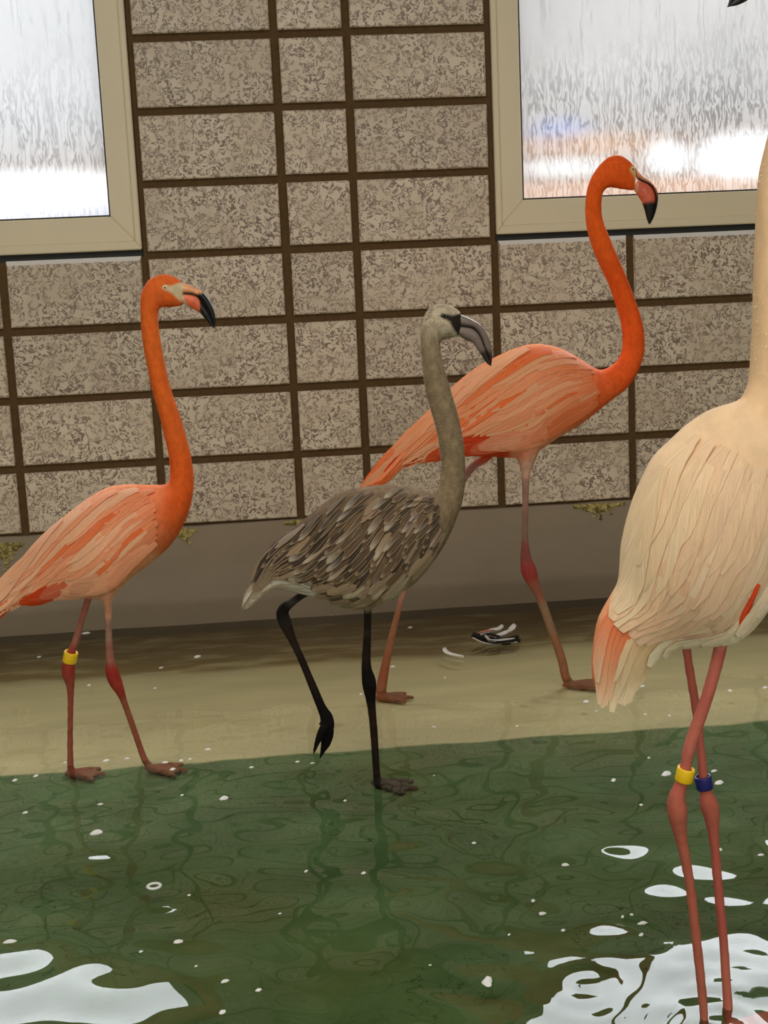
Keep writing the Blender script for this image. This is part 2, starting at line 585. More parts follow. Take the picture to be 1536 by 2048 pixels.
gx = np.concatenate([np.linspace(X0, -1.3, 12)[:-1], np.linspace(-1.3, 2.3, 430), np.linspace(2.3, X1, 12)[1:]])
gy = np.concatenate([np.linspace(YF, -3.2, 16)[:-1], np.linspace(-3.2, 0.01, 400)])
GX, GY = np.meshgrid(gx, gy)
GZ = ripple(GX, GY)
fade = np.clip((GX + 2.4) / 1.0, 0, 1) * np.clip((3.4 - GX) / 1.0, 0, 1) * np.clip((GY + 4.6) / 1.2, 0, 1)
GZ *= fade
nyy, nxx = GX.shape
wme = bpy.data.meshes.new('water')
idx = np.arange(nyy * nxx).reshape(nyy, nxx)
quads = np.stack([idx[:-1, :-1], idx[:-1, 1:], idx[1:, 1:], idx[1:, :-1]], -1).reshape(-1, 4)
wme.from_pydata(np.stack([GX, GY, GZ], -1).reshape(-1, 3).tolist(), [], quads.tolist())
water = tag(link('pool_water', wme, M['water'], smooth=True), 'clear rippled pool water reflecting the windows', 'water', kind='stuff')

# ------------------------------------------------------------------ flamingos
NCAM = np.array([0.0, -1.0, 0.0])

def catmull(A, sub):
    A = np.asarray(A, float)
    n = len(A)
    P = np.vstack([2 * A[0] - A[1], A, 2 * A[-1] - A[-2]])
    out = []
    for i in range(n - 1):
        p0, p1, p2, p3 = P[i], P[i + 1], P[i + 2], P[i + 3]
        for j in range(sub):
            t = j / sub
            out.append(.5 * (2 * p1 + (p2 - p0) * t + (2 * p0 - 5 * p1 + 4 * p2 - p3) * t * t + (3 * p1 - p0 - 3 * p2 + p3) * t ** 3))
    out.append(A[-1])
    return np.array(out)

def loft_rings(top, bot, w, nseg):
    th = np.linspace(0, 2 * math.pi, nseg, endpoint=False)
    c, h = (top + bot) / 2, (top - bot) / 2
    return c[:, None] + np.cos(th)[None, :, None] * h[:, None] + (np.sin(th)[None, :] * w[:, None])[..., None] * NCAM

def rings_to_mesh(rings, off=0):
    m, n = rings.shape[:2]
    V = rings.reshape(-1, 3).tolist()
    F = []
    for i in range(m - 1):
        for j in range(n):
            k = (j + 1) % n
            F.append((off + i * n + j, off + i * n + k, off + (i + 1) * n + k, off + (i + 1) * n + j))
    V.append(rings[0].mean(0).tolist()); V.append(rings[-1].mean(0).tolist())
    a, b = off + m * n, off + m * n + 1
    for j in range(n):
        k = (j + 1) % n
        F.append((a, off + k, off + j))
        F.append((b, off + (m - 1) * n + j, off + (m - 1) * n + k))
    return V, F

def tube_rings(pts, rad, nseg=12, sub=4):
    A = catmull(np.column_stack([pts, rad]), sub)
    P, R = A[:, :3], np.maximum(A[:, 3], .002)
    T = np.gradient(P, axis=0)
    T /= np.linalg.norm(T, axis=1)[:, None] + 1e-9
    rings = []
    ref = np.array([0, -1.0, 0])
    th = np.linspace(0, 2 * math.pi, nseg, endpoint=False)
    for p, r, t in zip(P, R, T):
        a = ref - t * (ref @ t)
        a /= np.linalg.norm(a) + 1e-9
        b = np.cross(t, a)
        rings.append(p + r * (np.cos(th)[:, None] * a + np.sin(th)[:, None] * b))
    return np.array(rings)

def crop(ox, oy, s, pts):
    return [(ox + p[0] / s, oy + p[1] / s) + tuple(q / s for q in p[2:]) for p in pts]

def crop_pairs(ox, oy, s, prs):
    return [(ox + a / s, oy + b / s, ox + c / s, oy + d / s, k) for a, b, c, d, k in prs]

class Bird:
    def __init__(self, name, Y, label, body_mat, feather_mat):
        self.Y = Y
        self.name = name
        self.parts_v, self.parts_f = [], []
        self.bm_mat, self.fm = body_mat, feather_mat
        self.label = label
        self.anchors, self.masks = [], []
        self.bands = []
    def P(self, x, y, Y=None):
        return on_y(x, y, self.Y if Y is None else Y)
    def add(self, V, F):
        off = len(self.parts_v)
        self.parts_v += V
        self.parts_f += [tuple(i + off for i in f) for f in F]
    def trunk(self, pairs, n_body, sub=5, nseg=28):
        """pairs run tail tip -> head; (dorsal x, y, ventral x, y, width ratio). n_body: pairs up to the shoulder"""
        top = np.array([self.P(a, b) for a, b, c, d, k in pairs])
        bot = np.array([self.P(c, d) for a, b, c, d, k in pairs])
        w = np.array([np.linalg.norm(t - b) / 2 * p[4] for t, b, p in zip(top, bot, pairs)])
        A = catmull(np.column_stack([top, bot, w]), sub)
        self.top, self.bot, self.w = A[:, :3], A[:, 3:6], np.maximum(A[:, 6], .003)
        self.add(*rings_to_mesh(loft_rings(self.top, self.bot, self.w, nseg)))
        nb = (n_body - 1) * sub + 1
        c = ((self.top + self.bot) / 2)[:nb]
        d = np.concatenate([[0], np.cumsum(np.linalg.norm(np.diff(c, axis=0), axis=1))])
        self.L = d[-1]
        self.sgrid = d / d[-1]
        self.nb = nb
    def surf(self, s, t, lift=0.0, side=1):
        """point on the trunk: s 0 tail .. 1 shoulder, t -1 back ridge .. 1 belly, camera side"""
        s = np.asarray(s, float); t = np.asarray(t, float)
        ss = np.clip(s, 0, 1)
        f = lambda A: np.stack([np.interp(ss, self.sgrid, A[:self.nb, i]) for i in range(3)], -1)
        tp, bt = f(self.top), f(self.bot)
        w = np.interp(ss, self.sgrid, self.w[:self.nb])
        c, h = (tp + bt) / 2, (bt - tp) / 2
        ext = ((self.top[0] + self.bot[0]) - (self.top[6] + self.bot[6]))
        ext /= np.linalg.norm(ext)
        over = np.minimum(s, 0) * self.L
        tc = np.clip(t, -.985, .985)
        dep = np.sqrt(1 - tc ** 2) * (w + lift) * side
        hl = np.linalg.norm(h, axis=-1)
        sc = tc * (1 + lift / np.maximum(hl, .01))
        return c + h * sc[..., None] + dep[..., None] * NCAM - over[..., None] * ext
    def leg(self, pts, yhip, foot=None, yfoot=None, sub=4):
        """pts: (x, y, half width) in pixels from hip to ankle; the depth runs from the hip's to the foot's"""
        a = np.array(pts, float)
        d = np.concatenate([[0], np.cumsum(np.hypot(*np.diff(a[:, :2], axis=0).T))])
        d /= d[-1]
        if foot is not None:
            fp = on_floor(*foot)
            yfoot = fp[1]
        Ys = yhip + (yfoot - yhip) * np.clip(d * 1.05, 0, 1)
        pts3 = np.array([on_y(x, y, yy) for (x, y, _), yy in zip(a, Ys)])
        dist = np.array([(p - CAM) @ FW for p in pts3])
        rad = a[:, 2] * dist / FPX
        if foot is not None:
            pts3 = np.vstack([pts3, fp + [0, 0, .014]])
            rad = np.append(rad, rad[-1] * 1.05)
        self.add(*rings_to_mesh(tube_rings(pts3, rad, 12, sub)))
        return pts3, rad
    def foot(self, p, size, heading=0.0, spread=.5):
        """webbed foot lying on the pool floor: three toes joined by a web, and a short hind toe"""
        base = np.array(p) + [0, 0, .010]
        tips = []
        for a in (-spread, 0, spread):
            d = np.array([math.cos(heading + a), math.sin(heading + a), 0])
            tip = base + d * size * (1.0 if a == 0 else .88)
            tip[2] = floor_z(tip[1]) + .007
            mid = base + d * size * .5
            mid[2] = floor_z(mid[1]) + .010
            tips.append(tip)
            self.add(*rings_to_mesh(tube_rings(np.array([base - d * .004, mid, tip]), [.010, .0075, .0045], 10, 3)))
        d = np.array([math.cos(heading + math.pi), math.sin(heading + math.pi), 0])
        self.add(*rings_to_mesh(tube_rings(np.array([base, base + d * size * .2]), [.007, .004], 8, 2)))
        poly = [base] + [base + (t - base) * .86 for t in tips]
        poly.insert(2, base + ((tips[0] + tips[1]) / 2 - base) * .80)
        poly.insert(4, base + ((tips[1] + tips[2]) / 2 - base) * .80)
        n = len(poly)
        V = [list(q + [0, 0, .0035]) for q in poly] + [list(q - [0, 0, .0035]) for q in poly]
        F = [tuple(range(n)), tuple(range(2 * n - 1, n - 1, -1))]
        F += [(i, n + i, n + (i + 1) % n, (i + 1) % n) for i in range(n)]
        self.add(V, F)
    def colors(self, V):
        """plumage colour of points, from colour spots laid over the bird's side"""
        V = np.asarray(V, float)
        Q = V.copy(); Q[:, 1] = self.Y
        uv = to_px(Q)
        A = np.array([a[:2] for a in self.anchors], float)
        C = np.array([a[2] for a in self.anchors], float)
        S = np.array([a[3] if len(a) > 3 else 1.0 for a in self.anchors])
        d2 = ((uv[:, None, :] - A[None]) ** 2).sum(-1)
        wt = S[None] / (d2 + 60.0) ** 2
        c = (wt @ C) / wt.sum(1)[:, None]
        for poly, colr, soft in self.masks:
            k = poly_mask(uv, np.array(poly, float), soft)
            c = c * (1 - k[:, None]) + np.asarray(colr) * k[:, None]
        return c
    def build(self, voxel=.0032, smooth=5):
        root = empty(self.name, (0, 0, 0))
        base = np.array(self.parts_v)
        bx = base[base[:, 2] < 0.02]
        o = np.array([bx[:, 0].mean(), bx[:, 1].mean(), floor_z(bx[:, 1].mean())])
        self.o = o
        root.location = o
        self.root = tag(root, self.label, 'flamingo')
        me = mesh_from('tmp', base - o, self.parts_f)
        bm = bmesh.new(); bm.from_mesh(me)
        bmesh.ops.recalc_face_normals(bm, faces=bm.faces[:])
        bm.to_mesh(me); bm.free()
        tmp = bpy.data.objects.new('tmp', me)
        col.objects.link(tmp)
        r = tmp.modifiers.new('r', 'REMESH'); r.mode = 'VOXEL'; r.voxel_size = voxel; r.use_smooth_shade = True
        s = tmp.modifiers.new('s', 'SMOOTH'); s.factor = .5; s.iterations = smooth
        bpy.context.view_layer.update()
        dg = bpy.context.evaluated_depsgraph_get()
        nm = bpy.data.meshes.new_from_object(tmp.evaluated_get(dg))
        nm.name = 'body'
        bpy.data.objects.remove(tmp)
        bpy.data.meshes.remove(me)
        n = len(nm.vertices)
        co = np.zeros(n * 3, np.float32)
        nm.vertices.foreach_get('co', co)
        co = co.reshape(-1, 3).astype(float) + o
        cc = np.ones((n, 4), np.float32)
        for a in range(0, n, 20000):
            cc[a:a + 20000, :3] = self.colors(co[a:a + 20000])
        at = nm.color_attributes.new('plumage', 'FLOAT_COLOR', 'POINT')
        at.data.foreach_set('color', cc.ravel())
        nm.materials.clear()
        self.body = link('body', nm, self.bm_mat, root, smooth=True)
        return root
    def part(self, name, V, F, mat, color=None, uv=None, parent=None, smooth=True):
        me = mesh_from(name, np.asarray(V) - self.o, F, color, uv)
        return link(name, me, mat, parent or self.root, smooth)
    def feather(self, s0, t0, ds, dt, width, lift0, lift1, color, parent, bend=0.0, side=1, name='feather', tipr=.5, tilt=.0016):
        nl, nw = 7, 5
        l = np.linspace(0, 1, nl)
        dt = dt * (.35 + .65 * min(1.0, max(0.0, (t0 + 1) / .7)))
        s = s0 - ds * l
        t = t0 + dt * l + bend * l * l
        prof = np.where(l < .6, .62 + .38 * np.sin(l / .6 * math.pi / 2), np.sqrt(np.clip(1 - ((l - .6) / .42) ** 2, 0, 1)) ** (tipr * 2))
        prof = np.maximum(prof, .12)
        lift = lift0 + .0015 + (lift1 - lift0) * l ** .8
        C0 = self.surf(s, t, 0, side) if True else None
        # frame: tangent, outward normal by finite differences on the trunk
        tp = self.surf(s, t + .03, 0, side); tm = self.surf(s, t - .03, 0, side)
        W = tp - tm
        T = np.gradient(C0, axis=0)
        T /= np.linalg.norm(T, axis=1)[:, None] + 1e-9
        W = W - T * (W * T).sum(1)[:, None]
        W /= np.linalg.norm(W, axis=1)[:, None] + 1e-9
        N = np.cross(T, W)
        mid = (self.surf(s, np.full_like(t, 0.0), 0, side) + self.surf(s, np.full_like(t, 0.0), 0, -side)) / 2
        N *= np.sign((N * (C0 - mid)).sum(1) + 1e-9)[:, None]
        V, uv = [], []
        for i in range(nl):
            for j in range(nw):
                q = j / (nw - 1) * 2 - 1
                V.append(C0[i] + W[i] * (q * width / 2 * prof[i]) + N[i] * (lift[i] - .0012 * q * q * prof[i] + tilt * q) )
                uv.append((j / (nw - 1), l[i]))
        F = [(i * nw + j, i * nw + j + 1, (i + 1) * nw + j + 1, (i + 1) * nw + j) for i in range(nl - 1) for j in range(nw - 1)]
        c = np.tile(np.asarray(color), (len(V), 1)) if np.ndim(color) == 1 else np.repeat(np.asarray(color), nw, axis=0)
        return self.part(name, V, F, self.fm, c, uv, parent)
    def wing_shell(self, s0, s1, t0, t1, lift=.004, name='wing', side=1):
        ns, nt = 18, 14
        S, T = np.meshgrid(np.linspace(s0, s1, ns), np.linspace(t0, t1, nt), indexing='ij')
        # rounded outline
        P = self.surf(S.ravel(), T.ravel(), 0, side).reshape(ns, nt, 3)
        edge = np.minimum.reduce([np.arange(ns)[:, None] + 0 * T, ns - 1 - np.arange(ns)[:, None] + 0 * T, np.arange(nt)[None] + 0 * T, nt - 1 - np.arange(nt)[None] + 0 * T])
        k = np.clip(edge / 2, 0, 1) * lift - .0035
        P = P + k[..., None] * NCAM * side
        V = P.reshape(-1, 3)
        F = [(i * nt + j, i * nt + j + 1, (i + 1) * nt + j + 1, (i + 1) * nt + j) for i in range(ns - 1) for j in range(nt - 1)]
        return self.part(name, V, F, self.bm_mat, self.colors(V))
    def bill(self, ox, oy, sc, up, mouth, low, base_k, colf, mat):
        def rs(pts, n):
            a = catmull(np.array(crop(ox, oy, sc, pts)), 6)
            d = np.concatenate([[0], np.cumsum(np.hypot(*np.diff(a, axis=0).T))])
            q = np.linspace(0, d[-1], n)
            return np.column_stack([np.interp(q, d, a[:, 0]), np.interp(q, d, a[:, 1])])
        n = 26
        U, Mo, Lo = rs(up, n), rs(mouth, n), rs(low, n)
        p3 = lambda A: np.array([self.P(x, y) for x, y in A])
        u, mo, lo = p3(U), p3(Mo), p3(Lo)
        full = np.linalg.norm(u - lo, axis=1)
        for nm, a, b, kk in (('upper_mandible', u, mo, 1.0), ('lower_mandible', mo, lo, .92)):
            q = np.linspace(0, 1, n)
            w = np.maximum(full / 2 * base_k * (1 - .25 * q) * kk, .002)
            rg = loft_rings(a, b, w, 16)
            V, F = rings_to_mesh(rg)
            Q = np.array(V); Q[:, 1] = self.Y
            self.part(nm, V, F, mat, colf(to_px(Q)))
        # dark gape between the mandibles
        q = np.linspace(0, 1, n)
        w = np.maximum(full / 2 * base_k * (1 - .25 * q) * 1.0, .002)
        h = np.minimum(full * .035, .0016)
        d = (u - lo) / (full[:, None] + 1e-6)
        rg = loft_rings(mo + d * h[:, None], mo - d * h[:, None], w * .86, 12)
        V, F = rings_to_mesh(rg)
        self.part('gape', V, F, mat, np.tile([.012, .008, .006], (len(V), 1)))
    def eye(self, x, y, r_px, kw, iris, pupil=(.01, .008, .006)):
        p = self.P(x, y)
        r = r_px * ((p - CAM) @ FW) / FPX
        seg = self.bot - self.top
        t = np.clip(((p - self.top) * seg).sum(1) / (seg * seg).sum(1), .02, .98)
        dd = np.linalg.norm(self.top + seg * t[:, None] - p, axis=1)
        i = int(np.argmin(dd))
        kw = self.w[i] * math.sqrt(1 - (2 * t[i] - 1) ** 2) - r * .25
        for side in (1, -1):
            c = p + NCAM * side * kw
            bm = bmesh.new(); bmesh.ops.create_uvsphere(bm, u_segments=14, v_segments=9, radius=r)
            V = np.array([v.co[:] for v in bm.verts]) * [1, .55, 1] + c
            F = [[v.index for v in f.verts] for f in bm.faces]
            bm.free()
            e = self.part('eye', V, F, M['eye'], np.tile(iris, (len(V), 1)))
            V2 = (V - c) * [.5, .6, .5] + c + NCAM * side * r * .30
            self.part('pupil', V2, F, M['eye'], np.tile(pupil, (len(V), 1)), parent=e)
    def band(self, x, y, hw, hh, pts3, color_mat, label):
        """a plastic ring threaded on a leg"""
        q = np.array([to_px(p) for p in pts3])
        i = int(np.argmin(np.hypot(q[:, 0] - x, q[:, 1] - y)))
        a, b = pts3[max(0, i - 1)], pts3[min(len(pts3) - 1, i + 1)]
        t = (b - a) / np.linalg.norm(b - a)
        c = on_y(x, y, pts3[i][1])
        mpp = ((c - CAM) @ FW) / FPX
        R, H = hw * mpp, hh * mpp
        a1 = np.cross(t, [0, 1, 0]); a1 /= np.linalg.norm(a1)
        b1 = np.cross(t, a1)
        prof = [(R * .72, -H), (R * .95, -H), (R, -H * .85), (R, H * .85), (R * .95, H), (R * .72, H)]
        n, V, F = 28, [], []
        for k in range(n):
            th = 2 * math.pi * k / n
            for r, z in prof:
                V.append(c + t * z + (a1 * math.cos(th) + b1 * math.sin(th)) * r)
        mm = len(prof)
        for k in range(n):
            for j in range(mm):
                F.append((k * mm + j, k * mm + (j + 1) % mm, ((k + 1) % n) * mm + (j + 1) % mm, ((k + 1) % n) * mm + j))
        o = self.part('leg_band', V, F, color_mat)
        o['label'] = label
    def down(self, s_from, s_to, n, length, color, parent=None, jitter=.3):
        """short loose down standing off the neck and head (too fine to count)"""
        idx = np.arange(int(len(self.top) * s_from), int((len(self.top) - 1) * s_to))
        r = np.random.default_rng(3)
        V, F = [], []
        for _ in range(n):
            i = int(r.choice(idx))
            th = r.uniform(0, 2 * math.pi)
            c, h, w = (self.top[i] + self.bot[i]) / 2, (self.top[i] - self.bot[i]) / 2, self.w[i]
            p = c + math.cos(th) * h + math.sin(th) * w * NCAM
            nn = math.cos(th) * h / (np.linalg.norm(h) ** 2 + 1e-9) + math.sin(th) * NCAM / w
            nn /= np.linalg.norm(nn)
            c2 = (self.top[i - 1] + self.bot[i - 1]) / 2
            tg = c2 - c; tg /= np.linalg.norm(tg) + 1e-9
            d = nn * .75 + tg * 1.0 + r.normal(0, jitter, 3)
            d /= np.linalg.norm(d)
            b = np.cross(d, nn); b /= np.linalg.norm(b) + 1e-9
            L = length * r.uniform(.6, 1.3)
            k = len(V)
            p = p - nn * .002
            V += [p + b * .0007, p - b * .0007, p + d * L]
            F.append((k, k + 1, k + 2))
        cc = np.tile(np.asarray(color), (len(V), 1)) * np.repeat(r.uniform(.8, 1.2, n), 3)[:, None]
        o = self.part('neck_down', V, F, self.bm_mat, np.clip(cc, 0, .95), parent=parent, smooth=False)
        o['kind'] = 'stuff'

def poly_mask(uv, poly, soft):
    """1 inside the polygon, falling to 0 over soft pixels"""
    n = len(poly)
    inside = np.zeros(len(uv), bool)
    dmin = np.full(len(uv), 1e9)
    for i in range(n):
        a, b = poly[i], poly[(i + 1) % n]
        cond = (a[1] > uv[:, 1]) != (b[1] > uv[:, 1])
        xi = (b[0] - a[0]) * (uv[:, 1] - a[1]) / (b[1] - a[1] + 1e-12) + a[0]
        inside ^= cond & (uv[:, 0] < xi)
        ab = b - a
        t = np.clip(((uv - a) @ ab) / (ab @ ab + 1e-9), 0, 1)
        dmin = np.minimum(dmin, np.hypot(*(uv - a - t[:, None] * ab).T))
    sd = np.where(inside, dmin, -dmin)
    return np.clip(sd / soft + .5, 0, 1)

def mat_vc(name, rough=.35, spec=.5, var=.1):
    m = NT(name)
    a = m.n('ShaderNodeVertexColor', layer_name='plumage').outputs[0]
    n = m.noise(m.pos(), 120, 3)
    k = m.step(n, .3, .7, 1 - var, 1 + var)
    m.bsdf(m.mix(1.0, a, m.vec(k, k, k), 'MULTIPLY'), rough, None, spec)
    return m.mat

M['eye'] = mat_vc('eye_gloss', .08, .6, .02)
M['bill'] = mat_vc('horn', .34, .45)
M['band_yellow'] = plain('yellow_plastic', alb((214, 168, 22), 1.5), .35, .5, .05)
M['band_blue'] = plain('navy_plastic', alb((26, 28, 92), 1.5), .35, .5, .05)
M['orange_body'] = mat_plumage('orange_plumage', .14, .8, (90, 90, 60))
M['orange_feather'] = mat_feather('orange_feather')
M['grey_body'] = mat_plumage('grey_down', .28, .9, (70, 70, 55))
M['grey_feather'] = mat_feather('brown_mottled_feather', alb((140, 121, 95), 1.5), .24)
M['pale_body'] = mat_plumage('cream_plumage', .07, .8, (50, 50, 25))
M['pale_feather'] = mat_feather('cream_feather')

def jit(c, a=.1):
    return np.clip(np.asarray(c) * (1 + rng.uniform(-a, a)) * (1 + rng.uniform(-a * .3, a * .3, 3)), .002, .93)

# ---- the orange flamingo wading at the edge of the beige shelf -----------------
O = lambda r, g, b, k=1.25: alb((r, g, b), k)
b1 = Bird('flamingo', -1.245, 'orange flamingo with pale eye and yellow leg band, wading at the beige shelf\'s edge', M['orange_body'], M['orange_feather'])
body1 = crop_pairs(0, 520, 2.844, [
    (-150, 2050, -140, 2075, .6), (-90, 1965, -60, 2050, .6), (0, 1865, 30, 1985, .55), (80, 1770, 130, 1935, .55),
    (150, 1688, 210, 1935, .58), (220, 1600, 290, 1925, .6), (280, 1535, 360, 1915, .64), (350, 1470, 430, 1920, .68),
    (430, 1405, 510, 1925, .70), (520, 1342, 590, 1925, .70), (610, 1293, 660, 1895, .70), (700, 1276, 740, 1815, .70),
    (800, 1277, 850, 1730, .70), (880, 1279, 940, 1655, .72),
    (935, 1276, 1010, 1570, .75), (960, 1262, 1065, 1460, .80), (966, 1240, 1095, 1350, .88), (967, 1200, 1103, 1240, .95),
    (957, 1100, 1086, 1110, 1), (933, 1000, 1058, 1000, 1), (910, 905, 1028, 895, 1), (882, 802, 993, 795, 1),
    (856, 702, 962, 695, 1), (836, 602, 940, 596, 1), (816, 502, 921, 498, 1), (804, 402, 906, 400, 1),
    (798, 310, 900, 320, .95), (797, 240, 905, 278, .88), (806, 180, 918, 268, .74), (835, 125, 935, 268, .66), (880, 92, 960, 270, .62),
    (935, 80, 990, 268, .58), (985, 92, 1015, 264, .54), (1025, 115, 1035, 258, .50), (1045, 135, 1046, 250, .42)])
b1.trunk(body1, 14)
legA, _ = b1.leg(crop(0, 1180, 3.2, [(600, -40, 40), (570, 40, 26), (545, 120, 24), (520, 200, 23), (485, 320, 24), (455, 400, 27), (440, 450, 36), (437, 490, 43), (440, 545, 42), (450, 610, 28), (452, 690, 21), (450, 850, 19), (449, 1000, 20), (451, 1120, 21)]), -1.215, foot=(141, 1553))
legB, _ = b1.leg(crop(0, 1180, 3.2, [(660, -60, 75), (685, 20, 48), (690, 80, 30), (692, 180, 24), (697, 320, 24), (704, 440, 29), (716, 520, 43), (740, 590, 43), (772, 655, 30), (796, 720, 22), (835, 830, 21), (880, 960, 21), (925, 1085, 22)]), -1.275, foot=(300, 1543))
b1.foot(on_floor(143, 1556), .075, -.12)
b1.foot(on_floor(304, 1546), .080, -.22)
neck_o = O(206, 92, 30)
b1.anchors = [(a, b, O(*c), s) for a, b, c, s in [
    (300, 660, (206, 96, 34), 3), (320, 780, (206, 94, 32), 3), (345, 860, (206, 92, 32), 3), (362, 940, (208, 88, 28), 3), (372, 1000, (205, 84, 28), 2),
    (330, 565, (208, 96, 38), 3), (345, 595, (206, 92, 34), 2), (370, 1040, (200, 88, 36), 1.5), (340, 1085, (200, 100, 55), 1),
    (300, 975, (232, 128, 84), 1), (240, 985, (236, 142, 100), 1), (150, 1040, (238, 158, 118), 1), (90, 1110, (240, 162, 122), 1), (20, 1165, (226, 90, 30), 1),
    (0, 1215, (240, 170, 140), 1), (280, 1060, (226, 140, 98), 1), (200, 1080, (228, 148, 108), 1), (300, 1120, (222, 146, 106), 1), (240, 1160, (226, 154, 116), 1.4),
    (180, 1185, (224, 156, 120), 1), (110, 1180, (205, 66, 20), 1.2), (60, 1200, (214, 84, 30), 1), (210, 1195, (222, 156, 122), 1.4), (218, 1215, (196, 138, 110), 1),
    (172, 1215, (150, 92, 78), 1.5), (160, 1270, (152, 98, 82), 2), (218, 1260, (150, 116, 98), 2), (222, 1310, (150, 96, 80), 2), (138, 1340, (142, 52, 40), 2), (225, 1355, (146, 46, 36), 2), (240, 1380, (150, 56, 42), 2),
    (140, 1400, (140, 70, 54), 2), (140, 1470, (138, 70, 54), 2), (140, 1550, (136, 74, 58), 2), (262, 1430, (140, 82, 58), 2), (285, 1500, (140, 78, 58), 2), (305, 1545, (138, 82, 62), 2), (350, 1555, (140, 90, 64), 2), (190, 1560, (138, 86, 66), 2)]]
cream = O(196, 176, 140)
b1.masks = [(crop(260, 530, 7.68, [(500, 345), (540, 298), (640, 320), (720, 285), (800, 268), (900, 300), (900, 620), (835, 600), (740, 520), (670, 450), (590, 395), (530, 385)]), cream, 3.0)]
b1.build()
def bill_colors1(uv):
    c = np.tile(O(222, 152, 104), (len(uv), 1))
    lowp = poly_mask(uv, np.array(crop(260, 530, 7.68, [(820, 470), (960, 450), (1040, 500), (1100, 560), (1100, 760), (960, 690), (850, 560)])), 3)
    c = c * (1 - lowp[:, None]) + O(208, 96, 58) * lowp[:, None]
    base = poly_mask(uv, np.array(crop(260, 530, 7.68, [(700, 250), (830, 270), (815, 440), (780, 470), (900, 620), (780, 620)])), 4)
    c = c * (1 - base[:, None]) + cream * base[:, None]
    blk = poly_mask(uv, np.array(crop(260, 530, 7.68, [(1020, 455), (1130, 415), (1500, 400), (1500, 1100), (1070, 1000), (1078, 560)])), 2)
    return c * (1 - blk[:, None]) + np.array([.012, .012, .013]) * blk[:, None]
b1.bill(260, 530, 7.68, [(770, 262), (900, 308), (1000, 350), (1100, 405), (1170, 465), (1235, 565), (1285, 680), (1312, 800), (1318, 900), (1297, 962)],
        [(765, 436), (870, 438), (960, 446), (1030, 478), (1085, 530), (1150, 620), (1210, 720), (1255, 830), (1285, 920), (1297, 962)],
        [(815, 590), (930, 652), (1000, 692), (1078, 738), (1135, 805), (1190, 872), (1235, 932), (1265, 955), (1285, 962), (1297, 962)], .52, bill_colors1, M['bill'])
b1.eye(260 + 548 / 7.68, 530 + 347 / 7.68, 4.6, .0115, O(226, 196, 140))
b1.band(450 / 3.2, 1180 + 428 / 3.2, 14, 11.5, legA, M['band_yellow'], 'yellow plastic leg band')

def orange_feathers(b, seed, rows, tcut=(-.80, .42), flank=True, red=True, pal=None):
    r = np.random.default_rng(seed)
    wing = b.wing_shell(.16, .93, tcut[0], tcut[1] + .05)
    def base(s, t):
        return b.colors(b.surf(np.array([s]), np.array([t])))[0]
    L = b.L
    pale, mid, deep, redc = pal
    # tail and under-tail coverts
    for k in range(9):
        t0 = -.65 + 1.3 * k / 8
        c = pale if t0 > .3 else (deep if r.random() < .6 else mid)
        b.feather(.26 + r.uniform(-.02, .02), t0, .27 + .04 * (1 - abs(t0)), -t0 * .15, .07 * L, .002, .004, jit(c), b.root, 0, name='tail_feather')
    if red:
        for k in range(9):
            b.feather(.46 - .03 * k, .62 + .03 * (k % 3), .17, .02, .06 * L, .002, .006, jit(redc, .15), wing, 0)
    for (s0, n, ta, tb, ds, dt, wd, lf, pr) in rows:
        for k in range(n):
            t0 = ta + (tb - ta) * (k + r.uniform(.2, .8)) / n
            s = s0 + r.uniform(-.02, .02)
            x = r.random()
            c = pale if x < pr[0] else (deep if x < pr[0] + pr[1] else base(s, t0) * .6 + mid * .4)
            ramp = np.linspace(0, 1, 7)[:, None]
            c = jit(c, .08)
            cc = c * (1 - .35 * ramp) + (pale if x > pr[0] else c) * .35 * ramp
            b.feather(s, t0, ds * r.uniform(.85, 1.15), dt + r.uniform(-.04, .04), wd * L * r.uniform(.85, 1.15), .002, lf, cc, wing, bend=.06 + .10 * (1 - t0) * .5)
    if flank:
        for k in range(16):
            s = .98 - .47 * k / 15 + r.uniform(-.02, .02)
            t0 = .34 + .22 * (k / 15) + r.uniform(-.03, .12)
            b.feather(s, t0, .24, .16, .07 * L, .002, .010, jit(base(s - .1, min(.9, t0 + .15)), .09), b.root, .05, name='flank_feather')

palO = (O(238, 164, 126), O(226, 134, 90), O(218, 98, 42), O(206, 62, 18))
rowsO = [(.40, 9, -.95, .45, .30, .25, .085, .004, (.6, .12)), (.54, 11, -.97, .40, .36, .38, .085, .0045, (.5, .2)),
         (.68, 12, -.97, .35, .36, .42, .080, .0045, (.35, .28)), (.81, 13, -.97, .32, .30, .36, .068, .004, (.2, .25)), (.92, 14, -.95, .32, .20, .20, .055, .003, (.15, .08)), (.98, 12, -.9, .3, .14, .08, .05, .002, (.1, .02))]
orange_feathers(b1, 11, rowsO, pal=palO)
b1.down(.48, .93, 2200, .006, O(216, 108, 46))

